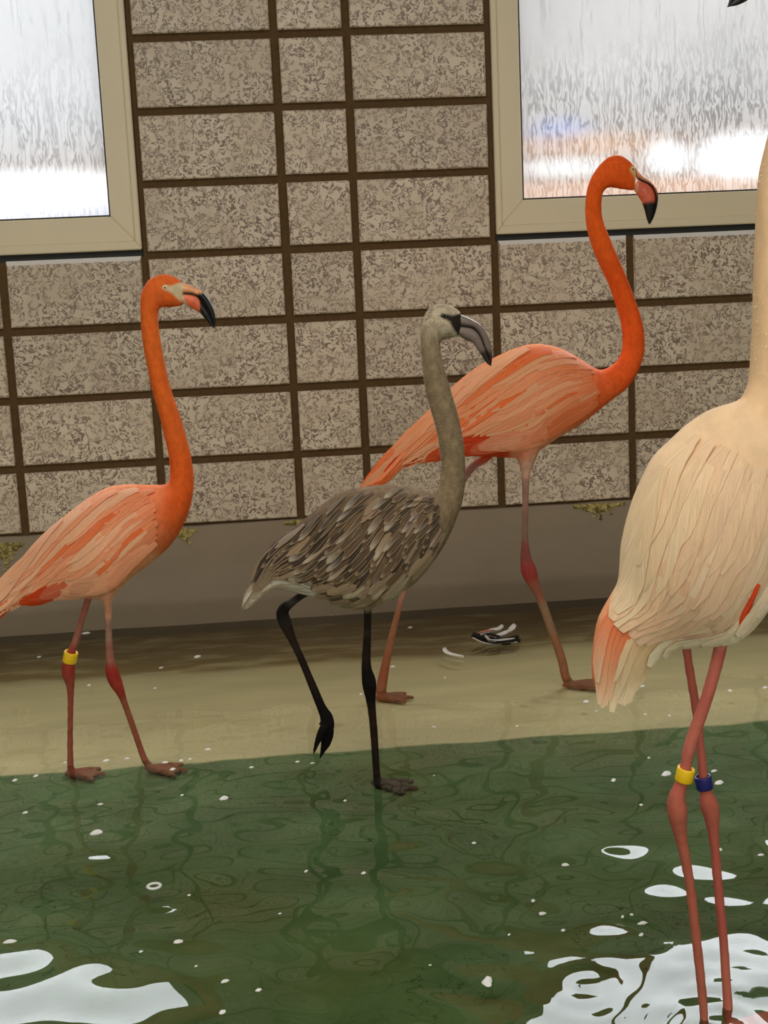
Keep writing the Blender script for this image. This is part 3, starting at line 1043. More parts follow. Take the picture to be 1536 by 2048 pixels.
# ---- the orange flamingo striding in front of the right window -----------------
b2 = Bird('flamingo', -.868, 'deep orange flamingo striding with legs wide apart, its head before the window', M['orange_body'], M['orange_feather'])
hc = lambda a, b, c, d, k: ((1150 + a / 7.68 - 720) * 2.477, (290 + b / 7.68 - 280) * 2.477, (1150 + c / 7.68 - 720) * 2.477, (290 + d / 7.68 - 280) * 2.477, k)
body2 = crop_pairs(720, 280, 2.477, [
    (52, 1690, 62, 1700, .6), (80, 1655, 95, 1688, .6), (130, 1592, 145, 1648, .55), (190, 1522, 195, 1605, .5), (250, 1452, 245, 1592, .5), (310, 1388, 300, 1584, .52),
    (380, 1308, 365, 1572, .56), (450, 1230, 435, 1565, .62), (520, 1168, 505, 1565, .66), (600, 1113, 580, 1568, .68), (680, 1070, 660, 1570, .70), (760, 1035, 745, 1575, .70),
    (830, 1014, 830, 1570, .70), (900, 1010, 900, 1530, .70), (990, 1030, 970, 1480, .70), (1050, 1060, 1040, 1440, .70), (1100, 1090, 1115, 1392, .72), (1150, 1122, 1195, 1328, .76),
    (1195, 1138, 1268, 1272, .85), (1240, 1122, 1322, 1228, .95), (1275, 1092, 1370, 1160, 1), (1298, 1042, 1402, 1070, 1), (1302, 980, 1408, 985, 1), (1292, 900, 1397, 900, 1),
    (1264, 808, 1368, 808, 1), (1232, 715, 1334, 715, 1), (1200, 648, 1300, 632, 1), (1166, 572, 1262, 546, 1), (1140, 500, 1230, 468, 1), (1121, 420, 1204, 402, 1),
    (1116, 335, 1195, 332, .98)]) 
body2 += [(1150 + a / 7.68, 290 + b / 7.68, 1150 + c / 7.68, 290 + d / 7.68, k) for a, b, c, d, k in [
    (180, 720, 425, 745, .92), (225, 560, 470, 680, .86), (290, 430, 505, 655, .78), (380, 305, 535, 652, .70), (500, 195, 575, 655, .64), (620, 155, 640, 665, .60),
    (725, 170, 715, 680, .56), (820, 232, 790, 690, .52), (890, 300, 860, 700, .48), (930, 352, 905, 703, .42)]]
b2.trunk(body2, 18)
legC, _ = b2.leg(crop(720, 900, 2.954, [(985, -60, 110), (985, 20, 70), (983, 80, 46), (980, 150, 25), (978, 300, 20), (975, 450, 19), (975, 560, 24), (980, 640, 34), (998, 715, 48), (1022, 780, 38), (1052, 845, 28), (1088, 935, 26), (1122, 1035, 26), (1160, 1140, 26), (1195, 1250, 27), (1212, 1330, 27)]), -.905, foot=(1137, 1375))
legD, _ = b2.leg([(1000, 885, 14), (968, 918, 9), (935, 945, 8), (880, 1038, 8), (835, 1112, 10), (818, 1140, 13), (810, 1172, 8), (803, 1198, 6), (794, 1232, 6.5), (784, 1272, 7.5), (774, 1316, 8.5), (767, 1350, 10), (763, 1374, 11), (760, 1390, 9)], -.83, foot=(758, 1400))
b2.foot(on_floor(1140, 1378), .10, -.10)
b2.foot(on_floor(760, 1403), .085, -.1)
b2.anchors = [(a, b, O(*c), s) for a, b, c, s in [
    (1190, 400, (212, 84, 22), 3), (1205, 480, (214, 86, 24), 3), (1235, 560, (212, 80, 22), 3), (1265, 640, (218, 82, 24), 3), (1270, 700, (220, 84, 26), 3), (1245, 750, (216, 84, 30), 2.5),
    (1220, 335, (216, 86, 26), 3), (1250, 355, (214, 84, 24), 3), (1205, 790, (214, 92, 42), 1.5), (1160, 730, (226, 120, 72), 1), (1090, 700, (238, 132, 82), 1), (1000, 720, (240, 138, 92), 1), (930, 770, (240, 138, 92), 1),
    (870, 830, (236, 110, 54), 1), (830, 880, (230, 92, 34), 1.3), (780, 935, (232, 96, 36), 1.3), (850, 905, (206, 110, 66), 1), (900, 900, (214, 82, 30), 1), (960, 895, (196, 58, 20), 1.2), (1000, 905, (190, 62, 24), 1),
    (1030, 900, (222, 140, 110), 1.2), (1050, 860, (224, 146, 112), 1.4), (1090, 850, (222, 138, 100), 1.4), (1140, 820, (214, 112, 64), 1), (1060, 790, (226, 146, 108), 1), (960, 820, (222, 140, 104), 1), (1130, 760, (232, 142, 100), 1),
    (1052, 935, (206, 160, 138), 2), (1050, 975, (150, 116, 104), 2), (1050, 1060, (134, 102, 88), 2), (1052, 1110, (132, 72, 66), 2), (1060, 1150, (148, 58, 54), 3), (1070, 1180, (140, 84, 68), 2), (1095, 1240, (136, 106, 80), 2), (1125, 1330, (138, 92, 66), 2), (1140, 1370, (138, 88, 64), 2), (1180, 1380, (138, 88, 66), 2),
    (935, 945, (150, 104, 96), 2), (810, 1172, (160, 116, 94), 3), (785, 1270, (138, 92, 66), 3), (765, 1360, (138, 80, 56), 3), (760, 1400, (138, 86, 62), 2)]]
b2.masks = [(crop(1150, 290, 7.68, [(808, 380), (850, 325), (930, 330), (1000, 440), (1010, 560), (960, 740), (905, 700), (900, 560), (870, 470), (825, 420)]), O(206, 168, 118), 3.0)]
b2.build()
def bill_colors2(uv):
    c = np.tile(O(198, 92, 66), (len(uv), 1))
    up = poly_mask(uv, np.array(crop(1150, 290, 7.68, [(900, 330), (1010, 440), (1130, 530), (1180, 610), (1120, 610), (1000, 560), (940, 560), (960, 740), (880, 720)])), 3)
    c = c * (1 - up[:, None]) + O(214, 150, 116) * up[:, None]
    blk = poly_mask(uv, np.array(crop(1150, 290, 7.68, [(1000, 900), (1235, 870), (1232, 700), (1200, 640), (1230, 600), (1500, 600), (1400, 1400), (1000, 1400)])), 2.5)
    return c * (1 - blk[:, None]) + np.array([.010, .010, .010]) * blk[:, None]
b2.bill(1150, 290, 7.68, [(915, 345), (1010, 455), (1110, 520), (1190, 600), (1242, 680), (1268, 790), (1262, 900), (1240, 1010), (1200, 1130), (1147, 1222)],
        [(960, 520), (1040, 560), (1110, 590), (1170, 640), (1212, 710), (1232, 800), (1232, 900), (1215, 1010), (1185, 1120), (1147, 1222)],
        [(905, 690), (970, 790), (1022, 872), (1052, 950), (1078, 1040), (1098, 1120), (1112, 1165), (1124, 1195), (1135, 1212), (1147, 1222)], .55, bill_colors2, M['bill'])
b2.eye(1150 + 868 / 7.68, 290 + 378 / 7.68, 4.2, .0125, O(214, 180, 120))
palO2 = (O(240, 156, 114), O(232, 134, 88), O(226, 98, 38), O(200, 58, 16))
orange_feathers(b2, 23, [(.44, 8, -.95, .45, .30, .25, .080, .004, (.4, .25)), (.57, 11, -.97, .42, .32, .38, .076, .0045, (.45, .25)), (.69, 12, -.97, .40, .32, .42, .070, .0045, (.4, .28)),
                         (.80, 13, -.97, .38, .26, .34, .060, .004, (.3, .22)), (.90, 14, -.95, .38, .18, .2, .050, .003, (.25, .08)), (.97, 12, -.9, .3, .12, .1, .045, .002, (.1, .02))], pal=palO2)
b2.down(.5, .93, 1800, .005, O(222, 96, 36))

# ---- the grey juvenile -----------------------------------------------------------
G = lambda r, g, b, k=1.3: alb((r, g, b), k)
b3 = Bird('flamingo', -1.42, 'grey-brown juvenile flamingo with black legs, one foot lifted from the water', M['grey_body'], M['grey_feather'])
body3 = crop_pairs(480, 580, 2.844, [
    (48, 1738, 55, 1748, .6), (70, 1680, 90, 1722, .6), (95, 1600, 150, 1690, .6), (130, 1520, 215, 1672, .6), (180, 1442, 290, 1690, .62), (240, 1390, 360, 1712, .66), (310, 1345, 430, 1732, .70),
    (385, 1287, 500, 1752, .72), (460, 1226, 570, 1775, .74), (540, 1172, 640, 1795, .74), (620, 1136, 710, 1800, .74), (700, 1120, 780, 1778, .74), (800, 1108, 870, 1728, .74), (900, 1108, 970, 1658, .74), (980, 1118, 1060, 1585, .76),
    (1040, 1136, 1130, 1500, .78), (1085, 1150, 1190, 1395, .82), (1112, 1148, 1235, 1290, .88), (1130, 1122, 1268, 1190, .94), (1142, 1060, 1280, 1090, 1), (1145, 1000, 1281, 1000, 1), (1135, 902, 1275, 898, 1),
    (1118, 802, 1258, 795, 1), (1090, 702, 1236, 695, 1), (1062, 602, 1206, 596, 1), (1044, 502, 1178, 498, 1), (1035, 405, 1152, 400, 1), (1030, 325, 1140, 330, .96), (1029, 250, 1140, 295, .88), (1036, 185, 1148, 284, .78), (1062, 120, 1162, 280, .70),
    (1105, 84, 1182, 276, .64), (1150, 74, 1205, 272, .60), (1195, 84, 1225, 268, .56), (1235, 108, 1240, 262, .52), (1256, 126, 1250, 255, .46)])
b3.trunk(body3, 17)
legE, _ = b3.leg(crop(500, 1160, 3.84, [(900, 60, 90), (900, 130, 52), (904, 200, 34), (903, 350, 31), (898, 480, 33), (893, 600, 36), (896, 690, 42), (912, 770, 56), (920, 840, 52), (926, 910, 40), (936, 1000, 33), (950, 1150, 31), (960, 1300, 30), (968, 1420, 29)]), -1.46, foot=(755, 1572))
legF, _ = b3.leg(crop(500, 1160, 3.84, [(560, 20, 70), (470, 80, 38), (400, 115, 30), (330, 165, 33), (270, 210, 42), (248, 260, 50), (268, 320, 52), (298, 395, 42), (345, 500, 31), (400, 620, 30), (450, 740, 31), (500, 860, 34), (550, 980, 37), (585, 1050, 50), (595, 1110, 55), (590, 1160, 50)]), -1.385, yfoot=-1.36)
for toe in ([(575, 1120, 34), (545, 1180, 32), (515, 1250, 22), (485, 1340, 8)], [(595, 1130, 40), (585, 1200, 40), (570, 1280, 28), (537, 1370, 8)], [(605, 1120, 36), (612, 1180, 34), (600, 1260, 20), (580, 1310, 8)], [(560, 1090, 18), (540, 1100, 12), (530, 1115, 6)]):
    a = crop(500, 1160, 3.84, toe)
    yy = {485: -1.385, 537: -1.36, 580: -1.335, 530: -1.35}[toe[-1][0]]
    p3 = np.array([on_y(x, y, yy) for x, y, _ in a])
    b3.add(*rings_to_mesh(tube_rings(p3, [h * 2.75 / FPX for _, _, h in a], 10, 3)))
b3.foot(on_floor(757, 1576), .085, -.42, .45)
b3.anchors = [(a, b, G(*c), s) for a, b, c, s in [
    (870, 700, (128, 112, 88), 3), (880, 760, (128, 111, 86), 3), (900, 830, (127, 110, 85), 3), (905, 900, (127, 110, 84), 3), (905, 970, (127, 109, 83), 3), (885, 630, (172, 160, 138), 4), (880, 660, (166, 154, 132), 2), (865, 640, (170, 156, 132), 2), (920, 655, (168, 157, 135), 2), (900, 615, (178, 166, 144), 3),
    (900, 1010, (125, 107, 82), 2), (885, 1070, (124, 107, 82), 1.5), (850, 1120, (126, 110, 86), 1), (800, 1160, (134, 118, 94), 1), (840, 985, (124, 106, 84), 1), (760, 985, (120, 100, 78), 1), (680, 1010, (104, 86, 64), 1), (620, 1060, (92, 74, 54), 1), (560, 1110, (74, 58, 42), 1.3), (520, 1150, (58, 46, 36), 1),
    (700, 1080, (86, 68, 50), 1.4), (760, 1060, (80, 64, 46), 1.4), (810, 1060, (84, 68, 50), 1.4), (640, 1120, (76, 60, 44), 1.4), (760, 1130, (96, 80, 60), 1), (700, 1150, (150, 138, 116), 1), (660, 1170, (166, 156, 136), 1.2), (600, 1175, (196, 192, 180), 2), (540, 1170, (206, 203, 194), 2.5), (505, 1185, (206, 204, 198), 2),
    (740, 1190, (150, 142, 122), 1.5), (730, 1205, (140, 132, 112), 1), (600, 1195, (30, 22, 17), 3), (560, 1230, (24, 18, 14), 3), (580, 1280, (40, 30, 22), 3), (620, 1350, (34, 24, 17), 3), (655, 1450, (16, 12, 10), 4), (640, 1490, (14, 11, 9), 4), (734, 1230, (30, 22, 16), 4), (733, 1300, (34, 24, 18), 3), (738, 1370, (20, 16, 14), 4), (748, 1470, (42, 28, 19), 3), (755, 1560, (30, 22, 16), 3), (800, 1580, (76, 66, 58), 4)]]
b3.masks = [(crop(820, 590, 7.68, [(440, 325), (490, 285), (560, 300), (640, 310), (760, 285), (820, 300), (820, 640), (740, 630), (650, 520), (580, 400), (500, 365)]), G(38, 32, 28), 3.0)]
b3.build(voxel=.003)
def bill_colors3(uv):
    c = np.tile(G(112, 98, 90), (len(uv), 1))
    blk = poly_mask(uv, np.array(crop(820, 590, 7.68, [(1080, 880), (1160, 830), (1280, 900), (1300, 1200), (1080, 1200)])), 8)
    c = c * (1 - blk[:, None]) + G(44, 32, 28) * blk[:, None]
    bs = poly_mask(uv, np.array(crop(820, 590, 7.68, [(540, 300), (640, 330), (660, 470), (760, 600), (960, 715), (940, 760), (700, 700), (540, 420)])), 6)
    return c * (1 - bs[:, None] * .7) + G(60, 50, 44) * bs[:, None] * .7
b3.bill(820, 590, 7.68, [(740, 285), (880, 340), (965, 382), (1050, 432), (1122, 502), (1182, 600), (1232, 720), (1256, 850), (1264, 960), (1244, 1092)],
        [(650, 475), (780, 470), (870, 482), (960, 502), (1040, 570), (1092, 662), (1132, 770), (1175, 870), (1215, 980), (1244, 1092)],
        [(715, 585), (850, 688), (950, 728), (1005, 795), (1070, 882), (1122, 962), (1165, 1030), (1195, 1062), (1220, 1080), (1244, 1092)], .50, bill_colors3, M['bill'])
b3.eye(820 + 485 / 7.68, 590 + 318 / 7.68, 4.8, .0115, (.012, .010, .008))

def juvenile_feathers(b):
    r = np.random.default_rng(5)
    wing = b.wing_shell(.14, .95, -.85, .42)
    L = b.L
    brown, dark, light, white = G(86, 67, 48), G(58, 45, 33), G(136, 115, 90), G(204, 194, 178)
    for k in range(10):                                   # white fluffy under-tail
        t0 = .45 + .5 * r.random()
        b.feather(.36 - .022 * k, t0, .24, -.1, .075 * L, .002, .006, jit(white, .05), b.root, -.1, name='tail_feather')
    for k in range(7):                                    # dark tail feathers
        t0 = -.75 + .12 * k
        b.feather(.26, t0, .22, .15, .06 * L, .002, .006, jit(dark, .15), b.root, .05, name='tail_feather')
    rows = [(.30, 10, -.95, .25, .16, .26, .042, .007), (.38, 13, -.97, .30, .15, .30, .038, .008), (.46, 14, -.97, .36, .15, .34, .036, .008), (.54, 15, -.97, .40, .14, .34, .036, .008), (.62, 16, -.97, .42, .13, .34, .034, .008),
            (.70, 17, -.97, .44, .12, .32, .032, .007), (.78, 17, -.97, .46, .11, .28, .030, .007), (.85, 17, -.97, .48, .10, .24, .028, .006), (.92, 17, -.95, .5, .09, .2, .027, .005), (.98, 15, -.9, .5, .08, .12, .025, .004)]
    for s0, n, ta, tb, ds, dt, wd, lf in rows:
        for k in range(n):
            t0 = ta + (tb - ta) * (k + r.uniform(.1, .9)) / n
            x = r.random()
            c = dark if x < .45 else (brown if x < .90 else light)
            c = jit(c, .22)
            ramp = np.linspace(0, 1, 7)[:, None] ** 3
            tip = white if r.random() < (.22 if t0 < -.1 else .08) else c * 1.1
            cc = np.clip(c * (1 - ramp * .8) + tip * ramp * .8, 0, .9)
            b.feather(s0 + r.uniform(-.025, .025), t0, ds * .8 * r.uniform(.8, 1.2), dt * .85 + r.uniform(-.06, .06), wd * L * r.uniform(.75, 1.15), .002, lf * .6 * r.uniform(.7, 1.3), cc, wing, bend=.05)
    for k in range(42):                                   # barred flank feathers
        s = .96 - .52 * r.random()
        t0 = .42 + .42 * r.random() * (1.1 - s * .2)
        x = r.random()
        c = jit(light if x < .45 else (brown if x < .75 else G(178, 160, 134)), .15)
        b.feather(s, t0, .12, .12, .045 * L, .002, .008, c, b.root, .04, name='flank_feather')
juvenile_feathers(b3)
b3.down(.47, .95, 5200, .007, G(146, 129, 102))

# ---- the cream flamingo at the right ----------------------------------------------
b4 = Bird('flamingo', -2.345, 'large cream flamingo with red legs, one yellow and one blue leg band', M['pale_body'], M['pale_feather'])
body4 = crop_pairs(1160, 760, 3.103, [
    (84, 1915, 350, 1880, .12), (72, 1860, 372, 1862, .22), (68, 1780, 400, 1820, .32), (75, 1680, 425, 1770, .42), (88, 1580, 455, 1715, .48), (112, 1480, 500, 1670, .54), (152, 1400, 570, 1618, .56),
    (200, 1322, 660, 1604, .58), (236, 1255, 760, 1600, .60), (250, 1150, 860, 1598, .62), (258, 1040, 960, 1580, .64), (290, 890, 1050, 1500, .66), (335, 745, 1150, 1400, .68), (385, 625, 1250, 1270, .68), (460, 482, 1340, 1120, .68), (560, 380, 1400, 960, .68),
    (680, 270, 1430, 800, .70), (800, 192, 1430, 640, .74), (900, 155, 1410, 500, .78), (970, 135, 1370, 360, .84), (1010, 110, 1320, 230, .9), (1035, 50, 1275, 100, .98), (1052, -10, 1265, 0, 1)])
NL = [(1502, 722, 1570, 722), (1506, 640, 1573, 640), (1507, 586, 1574, 586), (1511, 469, 1577, 469), (1517, 363, 1582, 366), (1528, 305, 1590, 315), (1546, 240, 1608, 256), (1574, 150, 1635, 168), (1600, 70, 1662, 84), (1618, 10, 1682, 12)]
body4 += [(a, b, c, d, 1) for a, b, c, d in NL[1:]]
# above the frame the head turns back over: dorsal edge now on the right
body4 += [(1622, -48, 1688, -50, .92), (1618, -70, 1686, -100, .84), (1604, -78, 1662, -140, .72), (1588, -82, 1620, -150, .64), (1572, -84, 1580, -140, .56), (1560, -82, 1552, -122, .46)]
b4.trunk(body4, 17)
legG, _ = b4.leg(crop(1080, 1240, 2.535, [(950, -60, 70), (938, 30, 50), (926, 90, 36), (900, 200, 35), (865, 330, 34), (830, 440, 34), (790, 550, 35), (757, 650, 34), (738, 745, 31), (712, 840, 36), (692, 905, 46), (695, 965, 54), (702, 1030, 45), (714, 1100, 34), (737, 1210, 29), (760, 1340, 27), (777, 1480, 27), (796, 1650, 27), (813, 1800, 26), (828, 1960, 25), (838, 2090, 24)]), -2.375, foot=(1413, 2092))
legH, _ = b4.leg(crop(1080, 1240, 2.535, [(725, -20, 70), (732, 60, 30), (738, 110, 25), (750, 200, 25), (770, 320, 25), (790, 440, 25), (805, 560, 25), (818, 680, 25), (826, 780, 26), (838, 860, 30), (854, 925, 48), (867, 975, 46), (876, 1050, 34), (886, 1150, 27), (899, 1300, 26), (913, 1450, 26), (928, 1600, 26), (939, 1750, 25), (949, 1900, 26), (956, 2010, 28)]), -2.29, foot=(1462, 2068))
b4.foot(on_floor(1414, 2096), .10, -.15)
b4.foot(on_floor(1464, 2071), .10, -.1)
b4.anchors = [(a, b, O(*c, 1.25), s) for a, b, c, s in [
    (1530, 780, (212, 178, 138), 2), (1530, 600, (212, 177, 136), 3), (1540, 400, (212, 177, 136), 3), (1600, 100, (214, 178, 138), 3), (1620, -80, (220, 190, 155), 3),
    (1450, 830, (216, 184, 146), 1), (1350, 900, (222, 190, 152), 1), (1280, 1020, (226, 194, 154), 1), (1245, 1120, (228, 196, 158), 1), (1245, 1180, (226, 186, 148), 1), (1500, 900, (218, 186, 148), 1), (1420, 1000, (218, 186, 150), 1), (1500, 1060, (218, 186, 152), 1), (1360, 1120, (218, 184, 150), 1), (1450, 1150, (218, 184, 150), 1),
    (1300, 1180, (220, 176, 140), 1), (1230, 1220, (226, 150, 106), 1), (1210, 1280, (228, 140, 92), 1.2), (1200, 1330, (228, 118, 66), 1.4), (1195, 1370, (232, 128, 76), 1), (1230, 1360, (234, 164, 118), 1), (1280, 1340, (240, 206, 166), 1.2), (1290, 1300, (236, 184, 132), 1), (1330, 1260, (216, 190, 160), 1.2), (1400, 1240, (218, 190, 158), 1.2), (1480, 1220, (218, 190, 158), 1.2), (1500, 1140, (218, 188, 156), 1),
    (1440, 1262, (214, 184, 152), 1), (1375, 1275, (170, 66, 62), 2.5), (1385, 1380, (168, 72, 66), 3), (1445, 1290, (164, 56, 52), 3.5), (1420, 1380, (174, 82, 70), 3), (1390, 1470, (176, 88, 72), 3), (1365, 1560, (164, 70, 56), 3), (1355, 1620, (158, 72, 54), 3), (1400, 1520, (166, 74, 66), 3), (1420, 1620, (160, 70, 54), 3), (1370, 1720, (158, 72, 54), 3), (1385, 1850, (160, 74, 56), 3), (1400, 2000, (158, 76, 58), 3), (1435, 1720, (152, 60, 50), 3), (1445, 1850, (152, 56, 48), 3), (1455, 2000, (166, 84, 66), 3), (1470, 2060, (170, 90, 74), 3)]]
b4.anchors = [(x, y, np.asarray(c) * .78 + O(198, 140, 118) * .22 if y > 1270 and x > 1340 else c, w) for x, y, c, w in b4.anchors]
b4.build(voxel=.0036)
bx, by = 1458.0, 14.0
def bill_colors4(uv):
    c = np.tile(O(214, 130, 110), (len(uv), 1))
    blk = np.clip((1525 - uv[:, 0]) / 6 + .5, 0, 1)
    return c * (1 - blk[:, None]) + np.array([.014, .012, .012]) * blk[:, None]
b4.bill(0, 0, 1, [(1566, -138), (1545, -132), (1525, -118), (1504, -98), (1488, -72), (1474, -44), (1464, -20), (1455, 14)],
        [(1566, -108), (1545, -104), (1528, -92), (1512, -72), (1498, -50), (1484, -26), (1472, -5), (1455, 14)],
        [(1564, -84), (1552, -74), (1540, -58), (1528, -36), (1514, -16), (1496, 0), (1476, 10), (1455, 14)], .5, bill_colors4, M['bill'])
b4.eye(1598, -118, 6, .016, O(226, 196, 140))
b4.band(1080 + 735 / 2.535, 1240 + 783 / 2.535, 18.2, 14.5, legG, M['band_yellow'], 'yellow plastic leg band')
b4.band(1080 + 830 / 2.535, 1240 + 823 / 2.535, 17, 13.5, legH, M['band_blue'], 'dark blue plastic leg band')

def pale_feathers(b):
    r = np.random.default_rng(9)
    wing = b.wing_shell(.22, .98, -.88, .55)
    L = b.L
    cream_, warm, white_, org = O(222, 188, 150, 1.25), O(214, 176, 140, 1.25), O(240, 208, 172, 1.25), O(232, 104, 46, 1.25)
    for k in range(14):                                    # orange and white tail feathers
        t0 = -.8 + 1.6 * k / 13
        c0 = org if t0 < -.25 else O(240, 186, 138, 1.25)
        ramp = np.linspace(0, 1, 7)[:, None] ** 2
        cc = jit(c0, .08) * (1 - ramp * .8) + white_ * ramp * .8
        b.feather(.37 + r.uniform(-.03, .02), t0, .38 + r.uniform(-.06, .08), 0, .050 * L, .0, .004, cc, b.root, 0, name='tail_feather')
    rows = [(.52, 10, -.96, .45, .27, .10, .10, .003), (.66, 11, -.97, .5, .40, .14, .10, .0035), (.80, 12, -.97, .5, .40, .16, .095, .0035), (.92, 12, -.97, .5, .36, .14, .085, .003), (.99, 12, -.95, .5, .26, .08, .07, .002)]
    for s0, n, ta, tb, ds, dt, wd, lf in rows:
        for k in range(n):
            t0 = ta + (tb - ta) * (k + r.uniform(.2, .8)) / n
            q = b.surf(np.array([s0 - ds * .5]), np.array([t0]))
            c = jit(b.colors(q)[0] * .75 + (cream_ if r.random() < .6 else (warm if r.random() < .6 else white_)) * .25, .05)
            b.feather(s0 + r.uniform(-.02, .02), t0, ds * r.uniform(.85, 1.15), dt, wd * L * r.uniform(.8, 1.2), .002, lf, c, wing, bend=.04)
    for k in range(4):
        b.feather(.66 - .015 * k, .46 + .015 * k, .12, .10, .016 * L, .006, .008, jit(O(206, 66, 26, 1.25), .1), wing, .06)
    for k in range(20):                                    # loose white flank plumes over the thigh
        s = .92 - .50 * k / 19 + r.uniform(-.02, .02)
        t0 = .58 + .12 * r.random() + .08 * (1 - s)
        b.feather(s, t0, .26 * r.uniform(.7, 1.3), .10, .06 * L, .004, .010 * r.uniform(.7, 1.3), jit(O(244, 206, 174), .06), b.root, -.02, name='flank_feather')
pale_feathers(b4)
b4.down(.6, .93, 1200, .006, O(222, 186, 144, 1.5))

# ------------------------------------------------------------------ small things
M['down_white'] = plain('white_down', (.85, .84, .80), .8, .2, .08, 200, .2)
M['moss'] = None
def mat_moss():
    m = NT('yellow_green_moss')
    p = m.pos()
    n = m.noise(p, 70, 4, .7)
    n2 = m.noise(p, 22, 2)
    c = m.mix(m.step(n, .35, .65), alb((92, 86, 44), 1.6), alb((168, 154, 100), 1.8))
    c = m.mix(m.step(n2, .58, .7, 0, .8), c, alb((48, 50, 22), 1.4))
    m.bsdf(c, .95, m.bump(n, .9, .008), .1)
    return m.mat
M['moss'] = mat_moss()

def moss(px, py, w, drop, n, label, seed):
    """a ragged cushion of moss clinging to the joint above the plinth"""
    r = np.random.default_rng(seed)
    c = on_y(px, py, -.006)
    bm = bmesh.new()
    for i in range(n * 4):
        u = float(np.clip(r.normal(0, .45), -1, 1))
        x = c[0] + u * w
        z = c[2] - abs(r.normal(0, .45)) * drop * (1 - abs(u)) * (.5 + .5 * math.sin(i * .13)) + r.uniform(-.004, .003)
        sz = r.uniform(.0022, .0055)
        res = bmesh.ops.create_icosphere(bm, subdivisions=1, radius=sz)
        for v in res['verts']:
            k = r.uniform(.7, 1.4)
            v.co = Vector((x + v.co.x * k * 1.3, -.006 + v.co.y * k, z + v.co.z * k))
    me = bpy.data.meshes.new('moss')
    for v in bm.verts:
        v.co -= Vector(c)
    bm.to_mesh(me); bm.free()
    o = link('moss_clump', me, M['moss'], smooth=True)
    o.location = c
    tag(o, label, 'moss')

moss(1198, 1010, .075, .05, 60, 'yellow-green moss tuft on the joint beside the cream flamingo', 1)
moss(372, 1062, .028, .05, 34, 'small pale moss tuft hanging under the tiles by the wading flamingo\'s breast', 2)
moss(8, 1090, .055, .075, 80, 'thick moss patch under the tiles above the wading flamingo\'s tail', 3)
moss(590, 1044, .03, .014, 20, 'thin moss fringe under the tiles above the juvenile\'s back', 4)

def floater(px, py, r_px, flat, label, group, seed, ring=False):
    r = np.random.default_rng(seed)
    p = on_z(px, py, 0.0)
    mpp = ((p - CAM) @ FW) / FPX
    R = r_px * mpp
    p[2] = float(ripple(np.array([p[0]]), np.array([p[1]]))[0])
    if ring:
        bm = bmesh.new()
        V, F = [], []
        n, m_ = 20, 8
        for i in range(n):
            a = 2 * math.pi * i / n
            for j in range(m_):
                q = 2 * math.pi * j / m_
                rr = R * (.78 + .22 * math.cos(q))
                V.append((rr * math.cos(a), rr * math.sin(a), R * .16 * math.sin(q) + R * .06))
        F = [(i * m_ + j, ((i + 1) % n) * m_ + j, ((i + 1) % n) * m_ + (j + 1) % m_, i * m_ + (j + 1) % m_) for i in range(n) for j in range(m_)]
        bm.free()
    else:
        # a little curled tuft of down: domed, ragged outline
        n = 14
        V = [(0, 0, R * .30)]
        ang = r.uniform(0, 6.28)
        st = r.uniform(.5, .85)
        for ring_ in (.55, 1.0):
            for i in range(n):
                a = 2 * math.pi * i / n
                rr = R * ring_ * (1 + r.uniform(-.22, .22) * ring_)
                x, y = rr * math.cos(a), rr * math.sin(a) * st / max(flat, .3)
                V.append((x * math.cos(ang * .2) - y * math.sin(ang * .2), x * math.sin(ang * .2) + y * math.cos(ang * .2), R * (.24 if ring_ < 1 else -.06) + r.uniform(0, .03) * R))
        F = [(0, 1 + i, 1 + (i + 1) % n) for i in range(n)]
        F += [(1 + i, 1 + n + i, 1 + n + (i + 1) % n, 1 + (i + 1) % n) for i in range(n)]
    o = link('down_feather', mesh_from('down_feather', V, F), M['down_white'], smooth=True)
    o.location = p
    tag(o, label, 'feather', group)
    return o

green_bits = [(448, 1596, 11), (364, 1589, 5), (356, 1887, 10), (450, 1962, 10), (444, 2021, 9), (517, 1977, 7), (612, 1740, 6), (727, 1745, 7), (378, 1790, 5), (282, 1905, 5), (392, 1933, 4), (200, 1606, 6), (416, 1499, 6),  # white down; some flecks imitate water glints and splash at the wading feet
              (20, 1888, 13), (1018, 1872, 5), (1126, 1862, 6), (1084, 1825, 8), (1066, 1800, 7), (948, 1687, 5), (1263, 1830, 5), (1245, 1835, 6), (1283, 1871, 7), (1227, 1562, 8), (868, 1553, 3), (1298, 1518, 4), (1282, 1609, 5), (1130, 1727, 8), (1522, 1709, 7),
              (1333, 1548, 13), (1438, 1562, 12), (1428, 1541, 8), (193, 1666, 15), (330, 1526, 6), (362, 1521, 6), (345, 1538, 7), (212, 1523, 7), (254, 1518, 6), (72, 1552, 7), (30, 1560, 6), (130, 1525, 4), (380, 1518, 4), (595, 1524, 5), (625, 1527, 5), (503, 1535, 5), (1034, 1451, 5), (50, 1625, 7), (690, 1600, 5), (1440, 1700, 6), (560, 1830, 4), (860, 1930, 4)]
for i, (x, y, r_) in enumerate(green_bits):
    if y < 1640 and x < 400:
        lb, gp = 'tiny white down tuft on the green water by the wading orange flamingo\'s feet', 'down tufts by the wading flamingo'  # some of these flecks imitate water glints and splash
    elif x > 1200:
        lb, gp = 'tiny white down tuft on the green water around the cream flamingo\'s legs', 'down tufts by the cream flamingo'
    elif y < 1640:
        lb, gp = 'tiny white down tuft on the green water by the juvenile\'s feet', 'down tufts by the juvenile'
    else:
        lb, gp = 'tiny white down tuft on open green water away from the birds\' legs', 'down tufts on open green water'
    floater(x, y, r_, 1.0, lb, gp, 100 + i)
